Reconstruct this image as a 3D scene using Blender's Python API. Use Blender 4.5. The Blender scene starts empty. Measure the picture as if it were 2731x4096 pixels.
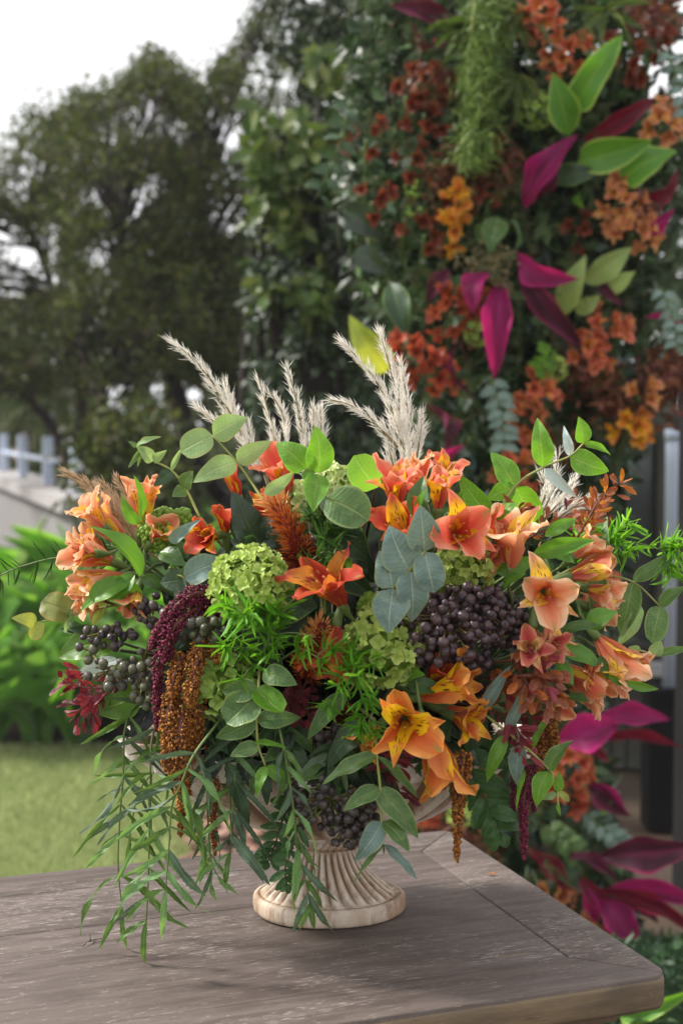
import bpy, math, random
import numpy as np
from mathutils import Vector, Matrix, noise
R = math.radians
scene = bpy.context.scene
rnd = random.Random(7)
nrg = np.random.default_rng(11)
V = Vector

# ------------------------------------------------------------------ camera
CAMH, PITCH, LENS = 1.21, R(3.6), 50.0
FPX = LENS / 36.0 * 4096
cd = bpy.data.cameras.new('camera'); cam = bpy.data.objects.new('camera', cd)
scene.collection.objects.link(cam); scene.camera = cam
cam.location = (0, 0, CAMH); cam.rotation_euler = (R(90) - PITCH, 0, 0)
cd.sensor_fit = 'VERTICAL'; cd.sensor_height = 36; cd.sensor_width = 24; cd.lens = LENS
cd.clip_start = 0.05; cd.clip_end = 400
cd.dof.use_dof = True; cd.dof.focus_distance = 1.25; cd.dof.aperture_fstop = 6.3

# ------------------------------------------------------------------ world, sun, exposure
SUN_EL, SUN_AZ = R(52), R(-62)      # azimuth from +Y towards +X ; negative = from the left
world = bpy.data.worlds.new('World'); scene.world = world; world.use_nodes = True
wn = world.node_tree; wn.nodes.clear()
sky = wn.nodes.new('ShaderNodeTexSky'); sky.sky_type = 'NISHITA'; sky.sun_disc = False
sky.sun_elevation = SUN_EL; sky.sun_rotation = SUN_AZ; sky.dust_density = 3.0; sky.air_density = 1.0
hs = wn.nodes.new('ShaderNodeHueSaturation'); hs.inputs['Saturation'].default_value = 0.25
tc = wn.nodes.new('ShaderNodeTexCoord')
nz = wn.nodes.new('ShaderNodeTexNoise'); nz.inputs['Scale'].default_value = 2.2; nz.inputs['Detail'].default_value = 5
cr = wn.nodes.new('ShaderNodeMapRange'); cr.inputs[1].default_value = 0.25; cr.inputs[2].default_value = 0.75
cr.inputs[3].default_value = 0.95; cr.inputs[4].default_value = 1.0
mx = wn.nodes.new('ShaderNodeMixRGB'); mx.inputs['Color2'].default_value = (9.3, 9.35, 9.5, 1)
bg = wn.nodes.new('ShaderNodeBackground'); bg.inputs['Strength'].default_value = 0.1
wo = wn.nodes.new('ShaderNodeOutputWorld')
wl = wn.links.new
wl(sky.outputs[0], hs.inputs['Color']); wl(tc.outputs['Generated'], nz.inputs['Vector'])
wl(nz.outputs['Fac'], cr.inputs[0]); wl(cr.outputs[0], mx.inputs['Fac'])
wl(hs.outputs[0], mx.inputs['Color1']); wl(mx.outputs[0], bg.inputs['Color']); wl(bg.outputs[0], wo.inputs['Surface'])
sd = bpy.data.lights.new('sun', 'SUN'); sd.energy = 4.6; sd.angle = R(8); sd.color = (1, .96, .9)
so = bpy.data.objects.new('sun', sd); scene.collection.objects.link(so)
_sv = V((-.7, .16, .7)).normalized()
so.rotation_euler = (-_sv).to_track_quat('-Z', 'Y').to_euler()
sky.sun_rotation = math.atan2(_sv.x, _sv.y)
scene.view_settings.view_transform = 'Standard'; scene.view_settings.look = 'None'
scene.view_settings.exposure = 0.6; scene.view_settings.gamma = 1.0; scene.view_settings.use_curve_mapping = False
scene.cycles.use_denoising = True
HAZE = 0.0016
scene.cycles.max_bounces = 8; scene.cycles.volume_bounces = 0; scene.cycles.transparent_max_bounces = 4

# ------------------------------------------------------------------ picture helpers: photograph point + distance -> place
_F = V((0, math.cos(PITCH), -math.sin(PITCH))); _U = V((0, math.sin(PITCH), math.cos(PITCH)))
def ray(px, py): return _F + V((1, 0, 0)) * ((px - 1365.5) / FPX) - _U * ((py - 2048) / FPX)
CL = V((0, 0, CAMH))
def P(px, py, Y):
    r = ray(px, py); return CL + r * (Y / r.y)
def onz(px, py, z):
    r = ray(px, py); return CL + r * ((z - CAMH) / r.z)
TZ = 0.75
BASE = onz(1312, 3640, TZ); Y0 = BASE.y
def Q(px, py, d=0.0): return P(px, py, Y0 - d)
PXM = Y0 / FPX                      # metres per photo pixel near the bouquet
def fd(px, py):
    return .14 * math.sqrt(max(0, 1 - ((px - 1350) / 1180) ** 2 - ((py - 2500) / 850) ** 2))

# ------------------------------------------------------------------ object helpers
ORG = {}
def link(o): scene.collection.objects.link(o); return o
def thing(name, label, cat, loc=(0, 0, 0), group=None, kind=None):
    o = link(bpy.data.objects.new(name, None)); o.location = loc; o.empty_display_size = .02
    ORG[o.name] = V(loc); o['label'] = label; o['category'] = cat
    if group: o['group'] = group
    if kind: o['kind'] = kind
    return o
def tag(o, label, cat, group=None, kind=None):
    o['label'] = label; o['category'] = cat
    if group: o['group'] = group
    if kind: o['kind'] = kind
    return o
def mesh(name, vs, fs, mat, uvs=None, smooth=True):
    m = bpy.data.meshes.new(name); m.from_pydata([tuple(v) for v in vs], [], fs)
    if uvs is not None:
        l = m.uv_layers.new(name='UVMap'); idx = np.empty(len(m.loops), dtype=np.int32)
        m.loops.foreach_get('vertex_index', idx)
        l.data.foreach_set('uv', np.asarray(uvs, dtype=np.float32)[idx].ravel())
    if smooth: m.polygons.foreach_set('use_smooth', np.ones(len(m.polygons), dtype=bool))
    if mat: m.materials.append(mat)
    return m
def put(name, me, parent=None, world=True):
    """me is in world space: rebase on the parent's origin"""
    o = link(bpy.data.objects.new(name, me))
    if parent:
        if world: me.transform(Matrix.Translation(-ORG[parent.name]))
        o.parent = parent; ORG[o.name] = ORG[parent.name]
    else: ORG[o.name] = V((0, 0, 0))
    return o
def npmesh(name, vs, fs, mat, uvs=None, smooth=False):
    """vs (n,3) ; fs (m,k) all the same k"""
    m = bpy.data.meshes.new(name); n, k = fs.shape
    m.vertices.add(len(vs)); m.vertices.foreach_set('co', np.asarray(vs, dtype=np.float32).ravel())
    m.loops.add(n * k); m.loops.foreach_set('vertex_index', fs.astype(np.int32).ravel())
    m.polygons.add(n); m.polygons.foreach_set('loop_start', np.arange(0, n * k, k, dtype=np.int32))
    if uvs is not None:
        l = m.uv_layers.new(name='UVMap'); l.data.foreach_set('uv', np.asarray(uvs, dtype=np.float32)[fs.ravel()].ravel())
    m.update(calc_edges=True)
    if smooth: m.polygons.foreach_set('use_smooth', np.ones(n, dtype=bool))
    m.materials.append(mat); return m
def norm(a): return a / (np.linalg.norm(a, axis=1, keepdims=True) + 1e-9)
def leafcloud(name, C, D, N, L, W, mat, fold=.15):
    """C centres(base) D directions N normals, rhomb leaves of 2 quads-> 6 verts"""
    n = len(C); D = norm(D); S = norm(np.cross(D, N)); N = np.cross(S, D)
    L = np.broadcast_to(np.asarray(L, float), (n,))[:, None]; W = np.broadcast_to(np.asarray(W, float), (n,))[:, None]
    b = C; m = C + D * L * .5 - N * W * fold; t = C + D * L - N * L * .08
    l = C + D * L * .45 + S * W * .5; r = C + D * L * .45 - S * W * .5
    vs = np.stack([b, l, t, r, m], 1).reshape(-1, 3)
    i = np.arange(n)[:, None] * 5
    fs = np.concatenate([i + np.array([0, 4, 1]), i + np.array([4, 2, 1]), i + np.array([0, 3, 4]), i + np.array([4, 3, 2])], 0)
    u = nrg.random(n)[:, None] * np.ones((1, 5)); v = np.tile(np.array([0, .5, 1, .5, .5]), (n, 1))
    return npmesh(name, vs, fs, mat, np.stack([u, v], 2).reshape(-1, 2), True)
def strips(name, C, D, L, W, mat, curl=.12, curv=None):
    """thin tapered bent strips, uv = (random, along)"""
    n = len(C); D = norm(D); A = norm(np.cross(D, nrg.normal(size=(n, 3)))); B = np.cross(A, D)
    L = np.broadcast_to(np.asarray(L, float), (n,))[:, None]; W = np.broadcast_to(np.asarray(W, float), (n,))[:, None]
    c = B * L * curl if curv is None else curv * L
    p0, p1, p2 = C, C + D * L * .5 + c * .3, C + D * L + c
    vs = np.stack([p0 - A * W * .3, p0 + A * W * .3, p1 + A * W * .5, p1 - A * W * .5, p2, p1 + B * W * .5], 1).reshape(-1, 3)
    i = np.arange(n)[:, None] * 6
    fs = np.concatenate([i + np.array([0, 1, 2]), i + np.array([0, 2, 3]), i + np.array([3, 5, 4]), i + np.array([5, 2, 4])], 0)
    u = nrg.random(n)[:, None] * np.ones((1, 6)); v = np.tile(np.array([0, 0, .5, .5, 1, .5]), (n, 1))
    return npmesh(name, vs, fs, mat, np.stack([u, v], 2).reshape(-1, 2), True)
def spline(pts, n):
    """Catmull-Rom through pts"""
    pts = [V(p) for p in pts]
    if len(pts) == 2: return [pts[0].lerp(pts[1], i / (n - 1)) for i in range(n)]
    q = [pts[0] * 2 - pts[1]] + pts + [pts[-1] * 2 - pts[-2]]; out = []
    for i in range(n):
        s = i / (n - 1) * (len(pts) - 1); k = min(int(s), len(pts) - 2); t = s - k
        a, b, c, d = q[k:k + 4]
        out.append(.5 * ((2 * b) + (c - a) * t + (2 * a - 5 * b + 4 * c - d) * t * t + (3 * b - a - 3 * c + d) * t ** 3))
    return out
class MB:
    def __init__(s): s.v, s.f, s.u = [], [], []
    def tube(s, pts, r0, r1, k=6, cap=True, rf=None):
        n = len(pts); b = len(s.v); up = V((.3, .2, 1)).normalized()
        for i, p in enumerate(pts):
            t = (pts[min(i + 1, n - 1)] - pts[max(i - 1, 0)]).normalized()
            a = t.cross(up)
            if a.length < .05: a = t.cross(V((1, 0, 0)))
            a.normalize(); c = a.cross(t); r = r0 + (r1 - r0) * i / (n - 1)
            if rf: r *= rf(i / (n - 1))
            for j in range(k):
                an = 2 * math.pi * j / k
                s.v.append(p + a * (r * math.cos(an)) + c * (r * math.sin(an))); s.u.append((i / (n - 1), j / k))
        for i in range(n - 1):
            for j in range(k):
                s.f.append((b + i * k + j, b + i * k + (j + 1) % k, b + (i + 1) * k + (j + 1) % k, b + (i + 1) * k + j))
        if cap:
            s.f.append(tuple(b + j for j in reversed(range(k)))); s.f.append(tuple(b + (n - 1) * k + j for j in range(k)))
        return s
    def box(s, x0, x1, y0, y1, z0, z1, ch=.002):
        """box with chamfered edges"""
        s.flat = True
        b = len(s.v); c = ch
        for (z, i) in ((z0, c), (z0 + c, 0), (z1 - c, 0), (z1, c)):
            for (x, y) in ((x0 + i + c, y0 + i), (x1 - i - c, y0 + i), (x1 - i, y0 + i + c), (x1 - i, y1 - i - c), (x1 - i - c, y1 - i), (x0 + i + c, y1 - i), (x0 + i, y1 - i - c), (x0 + i, y0 + i + c)):
                s.v.append(V((x, y, z))); s.u.append((x, y))
        for k in range(3):
            for j in range(8):
                s.f.append((b + k * 8 + j, b + k * 8 + (j + 1) % 8, b + (k + 1) * 8 + (j + 1) % 8, b + (k + 1) * 8 + j))
        s.f.append(tuple(b + j for j in reversed(range(8)))); s.f.append(tuple(b + 24 + j for j in range(8)))
        return s
    def build(s, name, mat, parent=None, smooth=True, world=True):
        return put(name, mesh(name, s.v, s.f, mat, s.u, smooth and not getattr(s, 'flat', False)), parent, world)

# ------------------------------------------------------------------ material helpers
class NT:
    def __init__(s, name):
        s.m = bpy.data.materials.new(name); s.m.use_nodes = True; s.t = s.m.node_tree; s.t.nodes.clear()
        s.out = s.n('ShaderNodeOutputMaterial')
    def n(s, typ, **kw):
        x = s.t.nodes.new(typ)
        for k, v in kw.items(): setattr(x, k, v)
        return x
    def l(s, a, b): s.t.links.new(a, b)
    def setv(s, inp, v):
        if hasattr(v, 'is_output'): s.l(v, inp)
        elif isinstance(v, (tuple, list)) and len(v) == 3 and inp.type == 'RGBA': inp.default_value = (*v, 1)
        else: inp.default_value = v
    def math(s, op, a, b=0.0, c=0.0, clamp=False):
        x = s.n('ShaderNodeMath', operation=op, use_clamp=clamp)
        for i, v in enumerate((a, b, c)): s.setv(x.inputs[i], v)
        return x.outputs[0]
    def mix(s, f, a, b, mode='MIX'):
        x = s.n('ShaderNodeMixRGB', blend_type=mode); s.setv(x.inputs[0], f); s.setv(x.inputs[1], a); s.setv(x.inputs[2], b); return x.outputs[0]
    def mr(s, v, a, b, c=0.0, d=1.0, smooth=False):
        x = s.n('ShaderNodeMapRange', interpolation_type='SMOOTHSTEP' if smooth else 'LINEAR')
        for i, q in enumerate((v, a, b, c, d)): s.setv(x.inputs[i], q)
        return x.outputs[0]
    def noise(s, scale, detail=3, vec=None, rough=.5, dist=0):
        x = s.n('ShaderNodeTexNoise'); x.inputs['Scale'].default_value = scale; x.inputs['Detail'].default_value = detail
        x.inputs['Roughness'].default_value = rough; x.inputs['Distortion'].default_value = dist
        if vec is not None: s.l(vec, x.inputs['Vector'])
        return x.outputs[0]
    def uv(s):
        x = s.n('ShaderNodeUVMap'); y = s.n('ShaderNodeSeparateXYZ'); s.l(x.outputs[0], y.inputs[0]); return y.outputs[0], y.outputs[1]
    def obj(s, scale=None):
        x = s.n('ShaderNodeTexCoord')
        if scale is None: return x.outputs['Object']
        y = s.n('ShaderNodeMapping'); s.l(x.outputs['Object'], y.inputs[0]); y.inputs['Scale'].default_value = scale; return y.outputs[0]
    def rand(s): return s.n('ShaderNodeObjectInfo').outputs['Random']
    def bump(s, h, strength, dist):
        x = s.n('ShaderNodeBump'); x.inputs['Strength'].default_value = strength; x.inputs['Distance'].default_value = dist; s.l(h, x.inputs['Height']); return x.outputs[0]
    def done(s, col, rough=.5, spec=.4, trans=0.0, tcol=None, normal=None, sheen=0):
        b = s.n('ShaderNodeBsdfPrincipled'); s.setv(b.inputs['Base Color'], col); s.setv(b.inputs['Roughness'], rough)
        b.inputs['Specular IOR Level'].default_value = spec
        if sheen: b.inputs['Sheen Weight'].default_value = sheen
        if normal is not None: s.l(normal, b.inputs['Normal'])
        o = b.outputs[0]
        if trans:
            t = s.n('ShaderNodeBsdfTranslucent'); s.setv(t.inputs[0], tcol if tcol is not None else col)
            m = s.n('ShaderNodeMixShader'); m.inputs[0].default_value = trans; s.l(o, m.inputs[1]); s.l(t.outputs[0], m.inputs[2]); o = m.outputs[0]
        s.l(o, s.out.inputs[0]); return s.m
def leafmat(name, c, c2=None, vein=None, rough=.42, trans=.3, spots=0.0, edge=None, spec=.45, veins=.25, spotc=(.12, .05, .02), back=None, streak=None):
    t = NT(name); u, v = t.uv(); a = t.math('ABSOLUTE', t.math('MULTIPLY', t.math('SUBTRACT', v, .5), 2.0))
    c2 = c2 or tuple(x * .7 for x in c); vein = vein or tuple(min(1, x * 1.8 + .03) for x in c)
    co = t.obj(); rn = t.rand(); big = t.noise(2.2, 4, co, .6)
    col = t.mix(t.mr(big, .38, .62), c, c2); col = t.mix(t.mr(t.noise(5.0, 2, co), .56, .72, 0, .35), col, vein)
    col = t.mix(t.math('MULTIPLY', rn, .55), col, c2)
    sv = t.math('SINE', t.math('MULTIPLY', t.math('SUBTRACT', u, t.math('MULTIPLY', a, .16)), 62.0))
    svm = t.math('MULTIPLY', t.mr(sv, .8, 1.0), veins)
    col = t.mix(svm, col, vein)
    rib = t.mr(a, .085, .02)
    col = t.mix(t.math('MULTIPLY', rib, .8), col, vein)
    if streak:
        sv2 = t.n('ShaderNodeCombineXYZ'); t.l(t.math('MULTIPLY', v, 9.0), sv2.inputs[0]); t.l(t.math('MULTIPLY', u, 1.3), sv2.inputs[1]); t.l(t.math('MULTIPLY', rn, 30.0), sv2.inputs[2])
        col = t.mix(t.mr(t.noise(1.0, 3, sv2.outputs[0]), .42, .62, 0, .9), col, streak)
    if edge: col = t.mix(t.mr(a, .84, .97), col, edge)
    if spots: col = t.mix(t.mr(t.noise(12, 3, t.obj((1, 1, 1)), .6), .60 + .07 * (1 - spots), .70, 0, .85), col, spotc)
    hgt = t.math('SUBTRACT', t.math('MULTIPLY', svm, .6), rib)
    if back:
        g = t.n('ShaderNodeNewGeometry'); col = t.mix(t.math('MULTIPLY', g.outputs['Backfacing'], .8), col, back)
    return t.done(col, t.mr(big, .3, .7, rough - .1, rough + .14), spec, trans, t.mix(.6, col, (min(1, c[0] * 2.4), min(1, c[1] * 2.1), c[2] * 1.2), 'MIX'), t.bump(t.math('ADD', hgt, t.math('MULTIPLY', big, 2.0)), .6, .0014))
def cloudmat(name, cols, rough=.5, trans=.3, spec=.3):
    """leaf clouds: colour by the leaf's own random number (uv.x)"""
    t = NT(name); u, v = t.uv(); r = t.n('ShaderNodeValToRGB'); r.color_ramp.interpolation = 'CONSTANT' if len(cols) > 6 else 'LINEAR'
    e = r.color_ramp.elements
    while len(e) < len(cols): e.new(.5)
    for i, c in enumerate(cols): e[i].position = i / len(cols) if r.color_ramp.interpolation == 'CONSTANT' else i / (len(cols) - 1); e[i].color = (*c, 1)
    t.l(u, r.inputs[0])
    return t.done(r.outputs[0], rough, spec, trans)

# ------------------------------------------------------------------ plant materials
M = {}
M['euc'] = leafmat('eucalyptus_leaf', (.105, .2, .05), (.055, .13, .035), (.26, .36, .13), .4, .3, .35, (.22, .3, .1), back=(.2, .28, .2))
M['euc_bright'] = leafmat('eucalyptus_bright_leaf', (.14, .33, .02), (.085, .24, .018), (.33, .48, .12), .4, .4, .6, (.2, .42, .06))
M['euc_pale'] = leafmat('eucalyptus_pale_leaf', (.26, .4, .17), (.17, .3, .12), (.44, .54, .28), .5, .35, .2, (.3, .3, .1))
M['euc_silver'] = leafmat('eucalyptus_silver_leaf', (.17, .26, .23), (.1, .17, .15), (.33, .42, .34), .5, .12, .15, (.2, .24, .14), spec=.5)
M['euc_white'] = leafmat('eucalyptus_whitish_underside', (.5, .62, .6), (.42, .54, .52), (.6, .7, .66), .5, .2, 0)
M['euc_olive'] = leafmat('eucalyptus_olive_leaf', (.12, .15, .03), (.2, .24, .05), (.3, .3, .12), .5, .3, 1, (.3, .18, .04), spotc=(.35, .28, .03))
M['euc_yellow'] = leafmat('eucalyptus_yellow_leaf', (.34, .4, .07), (.25, .33, .06), (.45, .46, .2), .5, .3, .8, (.4, .16, .05))
M['euc_dark'] = leafmat('eucalyptus_dark_leaf', (.035, .08, .03), (.02, .05, .02), (.12, .2, .08), .42, .15, .3)
M['willow'] = leafmat('narrow_leaflet', (.1, .21, .035), (.055, .13, .024), (.3, .42, .13), .45, .25, .1, (.13, .16, .05), veins=.12, back=(.13, .21, .08))
M['willow_pale'] = leafmat('narrow_pale_leaflet', (.17, .32, .08), (.12, .25, .1), (.32, .48, .2), .45, .3, .1, (.2, .3, .1), veins=.12)
M['willow_blue'] = leafmat('narrow_grey_leaflet', (.085, .15, .08), (.055, .1, .06), (.24, .32, .18), .5, .2, .1, veins=.12)
M['strap'] = leafmat('lily_strap_leaf', (.13, .32, .025), (.07, .2, .02), (.22, .42, .08), .35, .35, 0, veins=0)
M['strap_dark'] = leafmat('lily_dark_leaf', (.07, .16, .03), (.04, .1, .02), (.14, .24, .06), .35, .25, 0, veins=0)
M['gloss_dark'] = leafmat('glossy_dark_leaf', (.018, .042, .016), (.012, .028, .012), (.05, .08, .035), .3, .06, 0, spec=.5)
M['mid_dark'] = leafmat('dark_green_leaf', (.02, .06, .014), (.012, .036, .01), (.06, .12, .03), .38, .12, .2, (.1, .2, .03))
M['big_green'] = leafmat('broad_green_leaf', (.1, .22, .02), (.06, .15, .02), (.2, .32, .06), .4, .35, .2, (.2, .34, .05))
M['big_bright'] = leafmat('broad_bright_leaf', (.22, .48, .05), (.17, .4, .045), (.4, .6, .15), .38, .4, 0, (.3, .55, .1))
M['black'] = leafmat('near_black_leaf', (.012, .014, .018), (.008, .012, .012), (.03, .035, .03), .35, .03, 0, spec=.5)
M['copper'] = leafmat('copper_leaf', (.36, .12, .045), (.2, .05, .025), (.32, .11, .05), .32, .25, .3, (.36, .1, .02), veins=.1, spec=.5)
M['copper_or'] = leafmat('orange_copper_leaf', (.6, .19, .03), (.38, .1, .02), (.55, .2, .04), .35, .3, .2, veins=.1)
M['burg'] = leafmat('burgundy_leaf', (.34, .035, .055), (.17, .015, .03), (.25, .05, .06), .4, .2, 0, (.22, .04, .05), veins=.1)
M['burg_dark'] = leafmat('dark_burgundy_leaf', (.15, .012, .025), (.08, .008, .015), (.15, .015, .03), .4, .15, 0, veins=.1)
M['fern'] = leafmat('leather_fern_leaflet', (.045, .12, .03), (.03, .085, .022), (.11, .22, .07), .4, .2, 0, (.08, .18, .04))
M['needle'] = leafmat('fern_needle', (.17, .42, .025), (.1, .3, .02), (.26, .52, .08), .4, .35, 0, veins=0)
M['needle_dk'] = leafmat('dark_fern_needle', (.06, .16, .025), (.04, .11, .02), (.12, .24, .06), .4, .25, 0, veins=0)
M['needle_yel'] = leafmat('light_fern_needle', (.22, .48, .04), (.15, .38, .04), (.32, .55, .1), .4, .4, 0, veins=0)
M['cord_mag'] = leafmat('magenta_cordyline_leaf', (.36, .012, .16), (.2, .01, .08), (.45, .03, .2), .5, .35, 0, (.5, .02, .18), veins=.3, spec=.2, streak=(.09, .012, .04))
M['cord_dark'] = leafmat('dark_cordyline_leaf', (.07, .014, .032), (.03, .01, .016), (.12, .02, .045), .55, .12, 0, (.2, .012, .06), veins=.05, spec=.2, streak=(.14, .015, .05))
M['cord_red'] = leafmat('red_cordyline_leaf', (.2, .01, .035), (.1, .01, .02), (.3, .02, .06), .42, .25, 0, (.32, .02, .07), veins=.05, spec=.2, streak=(.07, .012, .02))
M['var_green'] = leafmat('yellow_edged_leaf', (.1, .27, .02), (.07, .2, .02), (.2, .36, .05), .38, .35, 0, (.42, .55, .1), veins=0)
M['var_yellow'] = leafmat('yellow_variegated_leaf', (.42, .46, .05), (.2, .3, .03), (.5, .5, .1), .42, .35, .8, (.3, .4, .05), veins=.3, spotc=(.12, .22, .02))
M['var_pale'] = leafmat('pale_green_leaf', (.32, .42, .12), (.22, .33, .09), (.4, .5, .2), .45, .35, 0, (.42, .5, .2))

M['song'] = leafmat('striped_dracaena_leaf', (.06, .12, .025), (.05, .09, .02), (.12, .2, .05), .4, .25, 0, (.36, .33, .08), veins=0)
def plain(name, c, rough=.5, trans=0, spec=.4, var=.5, c2=None, sc=60, bump=0, sheen=0):
    t = NT(name); c2 = c2 or tuple(x * .55 for x in c)
    col = t.mix(t.math('MULTIPLY', t.rand(), var), c, c2); ns = t.noise(sc, 3, t.obj())
    col = t.mix(t.mr(ns, .35, .7, 0, .6), col, c2)
    return t.done(col, rough, spec, trans, None, t.bump(ns, bump, .001) if bump else None, sheen)
M['stem'] = plain('green_stem', (.13, .2, .05)); M['stem_tan'] = plain('tan_twig', (.25, .19, .08)); M['stem_yel'] = plain('yellow_green_twig', (.33, .36, .1))
M['stem_dark'] = plain('dark_twig', (.05, .05, .025)); M['stem_red'] = plain('reddish_twig', (.16, .05, .03))
def berrymat(name, dark, mid, dusty):
    t = NT(name); co = t.obj(); col = t.mix(t.rand(), dark, mid); n1 = t.noise(1.3, 4, co, .65); col = t.mix(t.mr(n1, .42, .62, 0, .85), col, dusty)
    col = t.mix(t.mr(t.noise(6, 3, co), .62, .7, 0, .7), col, tuple(x * .5 for x in dark)); return t.done(col, t.mr(n1, .4, .65, .28, .6), .45, 0, None, t.bump(t.noise(3, 3, co), .4, .0006))
M['berry'] = berrymat('purple_berry', (.022, .014, .022), (.06, .03, .035), (.105, .07, .08))
M['berry_grn'] = berrymat('green_purple_berry', (.045, .035, .035), (.09, .11, .04), (.11, .1, .085))
M['berry_dim'] = berrymat('grey_berry', (.022, .018, .022), (.06, .045, .035), (.095, .075, .08))
M['bud'] = plain('green_bud', (.26, .4, .05), .5, .25, .3, .6, (.12, .24, .03), 5)
def hydmat(name, c, cc, edge):
    t = NT(name); u, v = t.uv(); rn = t.rand()
    col = t.mix(t.mr(u, .0, .6), cc, c); col = t.mix(t.math('MULTIPLY', rn, .5), col, cc)
    col = t.mix(t.mr(u, .85, 1.0, 0, .5), col, edge)
    sv = t.math('SINE', t.math('MULTIPLY', v, 44.0)); col = t.mix(t.mr(sv, .6, 1, 0, .12), col, cc)
    return t.done(col, .5, .3, .3)
M['hyd'] = hydmat('lime_hydrangea_petal', (.5, .6, .17), (.3, .45, .06), (.62, .66, .3))
M['hyd_pale'] = hydmat('pale_hydrangea_petal', (.62, .68, .36), (.4, .5, .12), (.7, .7, .42))
M['hyd_grn'] = hydmat('green_hydrangea_petal', (.34, .47, .11), (.2, .33, .05), (.42, .5, .16))
def petalmat(name, base, deep, tip, yellow=None, inner=False, trans=.4):
    """u along the petal (0 throat), v across"""
    t = NT(name); u, v = t.uv(); a = t.math('ABSOLUTE', t.math('MULTIPLY', t.math('SUBTRACT', v, .5), 2.0)); rn = t.rand()
    wob = t.noise(5, 3, t.obj())
    col = t.mix(t.mr(u, .25, .95), deep, base)
    col = t.mix(t.math('MULTIPLY', rn, .35), col, deep)
    # fine lengthwise veins
    vv = t.n('ShaderNodeCombineXYZ'); t.l(t.math('MULTIPLY', v, 38.0), vv.inputs[0]); t.l(t.math('MULTIPLY', u, 1.6), vv.inputs[1])
    vn = t.noise(1.0, 2, vv.outputs[0]); col = t.mix(t.mr(vn, .46, .68, 0, .6), col, deep)
    col = t.mix(t.math('MULTIPLY', t.mr(a, .45, .95), t.mr(u, .3, .8, .2, .75)), col, tip)
    if inner:
        ym = t.math('MULTIPLY', t.mr(t.math('ADD', u, t.math('MULTIPLY', t.math('SUBTRACT', wob, .5), .25)), .88, .68), t.mr(u, .02, .15))
        col = t.mix(ym, col, yellow)
        # dark dashes
        cv = t.n('ShaderNodeCombineXYZ'); t.l(t.math('MULTIPLY', v, 9.0), cv.inputs[0]); t.l(t.math('MULTIPLY', u, 6.0), cv.inputs[1])
        vo = t.n('ShaderNodeTexVoronoi'); vo.inputs['Scale'].default_value = 1.0; vo.inputs['Randomness'].default_value = .75
        mp = t.n('ShaderNodeCombineXYZ'); t.l(t.math('MULTIPLY', v, 8.0), mp.inputs[0]); t.l(t.math('MULTIPLY', u, 4.2), mp.inputs[1]); t.l(mp.outputs[0], vo.inputs['Vector'])
        dash = t.math('MULTIPLY', t.mr(vo.outputs['Distance'], .4, .3), t.math('MULTIPLY', t.mr(u, .3, .38), t.mr(u, .88, .8)))
        dash = t.math('MULTIPLY', dash, t.mr(a, .95, .8))
        col = t.mix(t.math('MULTIPLY', dash, .93), col, (.07, .012, .01))
        col = t.mix(t.mr(u, .93, 1.0, 0, .7), col, tip)
    else:
        st = t.math('MULTIPLY', t.mr(t.math('ADD', a, t.math('MULTIPLY', t.math('SUBTRACT', wob, .5), .35)), .34, .08), t.mr(u, .98, .5, .35, .9))
        col = t.mix(t.math('MULTIPLY', st, .9), col, deep)
        gr = t.math('MULTIPLY', t.mr(u, .8, .97), t.mr(a, .28, .1)); col = t.mix(t.math('MULTIPLY', gr, .8), col, (.2, .3, .06))
        col = t.mix(t.mr(u, .2, .0, 0, .5), col, tuple(x * .7 for x in deep))
    return t.done(col, .45, .3, trans, None, t.bump(vn, .4, .0006))
YEL = (.88, .5, .015)
PAL = {}
for nm, base, deep, tip, y in (
    ('peach', (.9, .5, .26), (.7, .15, .07), (.93, .72, .48), (.9, .6, .06)),
    ('peachred', (.86, .36, .15), (.55, .055, .045), (.92, .62, .34), (.9, .6, .06)),
    ('coral', (.86, .23, .12), (.6, .05, .035), (.9, .42, .26), YEL),
    ('redorange', (.72, .1, .04), (.44, .022, .016), (.8, .2, .08), YEL),
    ('red', (.55, .07, .035), (.33, .02, .015), (.62, .13, .06), (.7, .26, .03)),
    ('amber', (.85, .3, .05), (.56, .07, .02), (.9, .45, .12), (.92, .6, .01)),
    ('pink', (.7, .2, .14), (.42, .04, .05), (.8, .42, .28), (.75, .5, .2)),
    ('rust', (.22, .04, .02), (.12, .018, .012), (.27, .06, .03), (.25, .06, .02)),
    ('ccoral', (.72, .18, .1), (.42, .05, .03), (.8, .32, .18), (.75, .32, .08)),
    ('cred', (.58, .095, .045), (.28, .03, .02), (.55, .14, .06), (.5, .13, .04)),
    ('cpeach', (.7, .3, .14), (.5, .12, .05), (.78, .45, .25), (.75, .4, .1)),
    ('gold', (.75, .3, .03), (.5, .1, .02), (.8, .42, .05), (.8, .5, .01))):
    PAL[nm] = (petalmat(nm + '_outer_petal', base, deep, tip), petalmat(nm + '_inner_petal', base, deep, tip, y, True))
M['stamen'] = plain('orange_stamen', (.65, .24, .05), .5, .2)
def grainmat(name, a, b, c, rough=.45):
    t = NT(name); u, v = t.uv(); r = t.n('ShaderNodeValToRGB'); e = r.color_ramp.elements
    e[0].color = (*a, 1); e[1].color = (*c, 1); x = e.new(.55); x.color = (*b, 1); t.l(u, r.inputs[0]); return t.done(r.outputs[0], rough, .4, .15)
M['am_orange'] = grainmat('orange_amaranth_grain', (.14, .035, .008), (.34, .11, .015), (.55, .24, .03))
M['am_burg'] = grainmat('burgundy_amaranth_grain', (.06, .004, .016), (.15, .01, .04), (.32, .03, .09))
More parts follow.
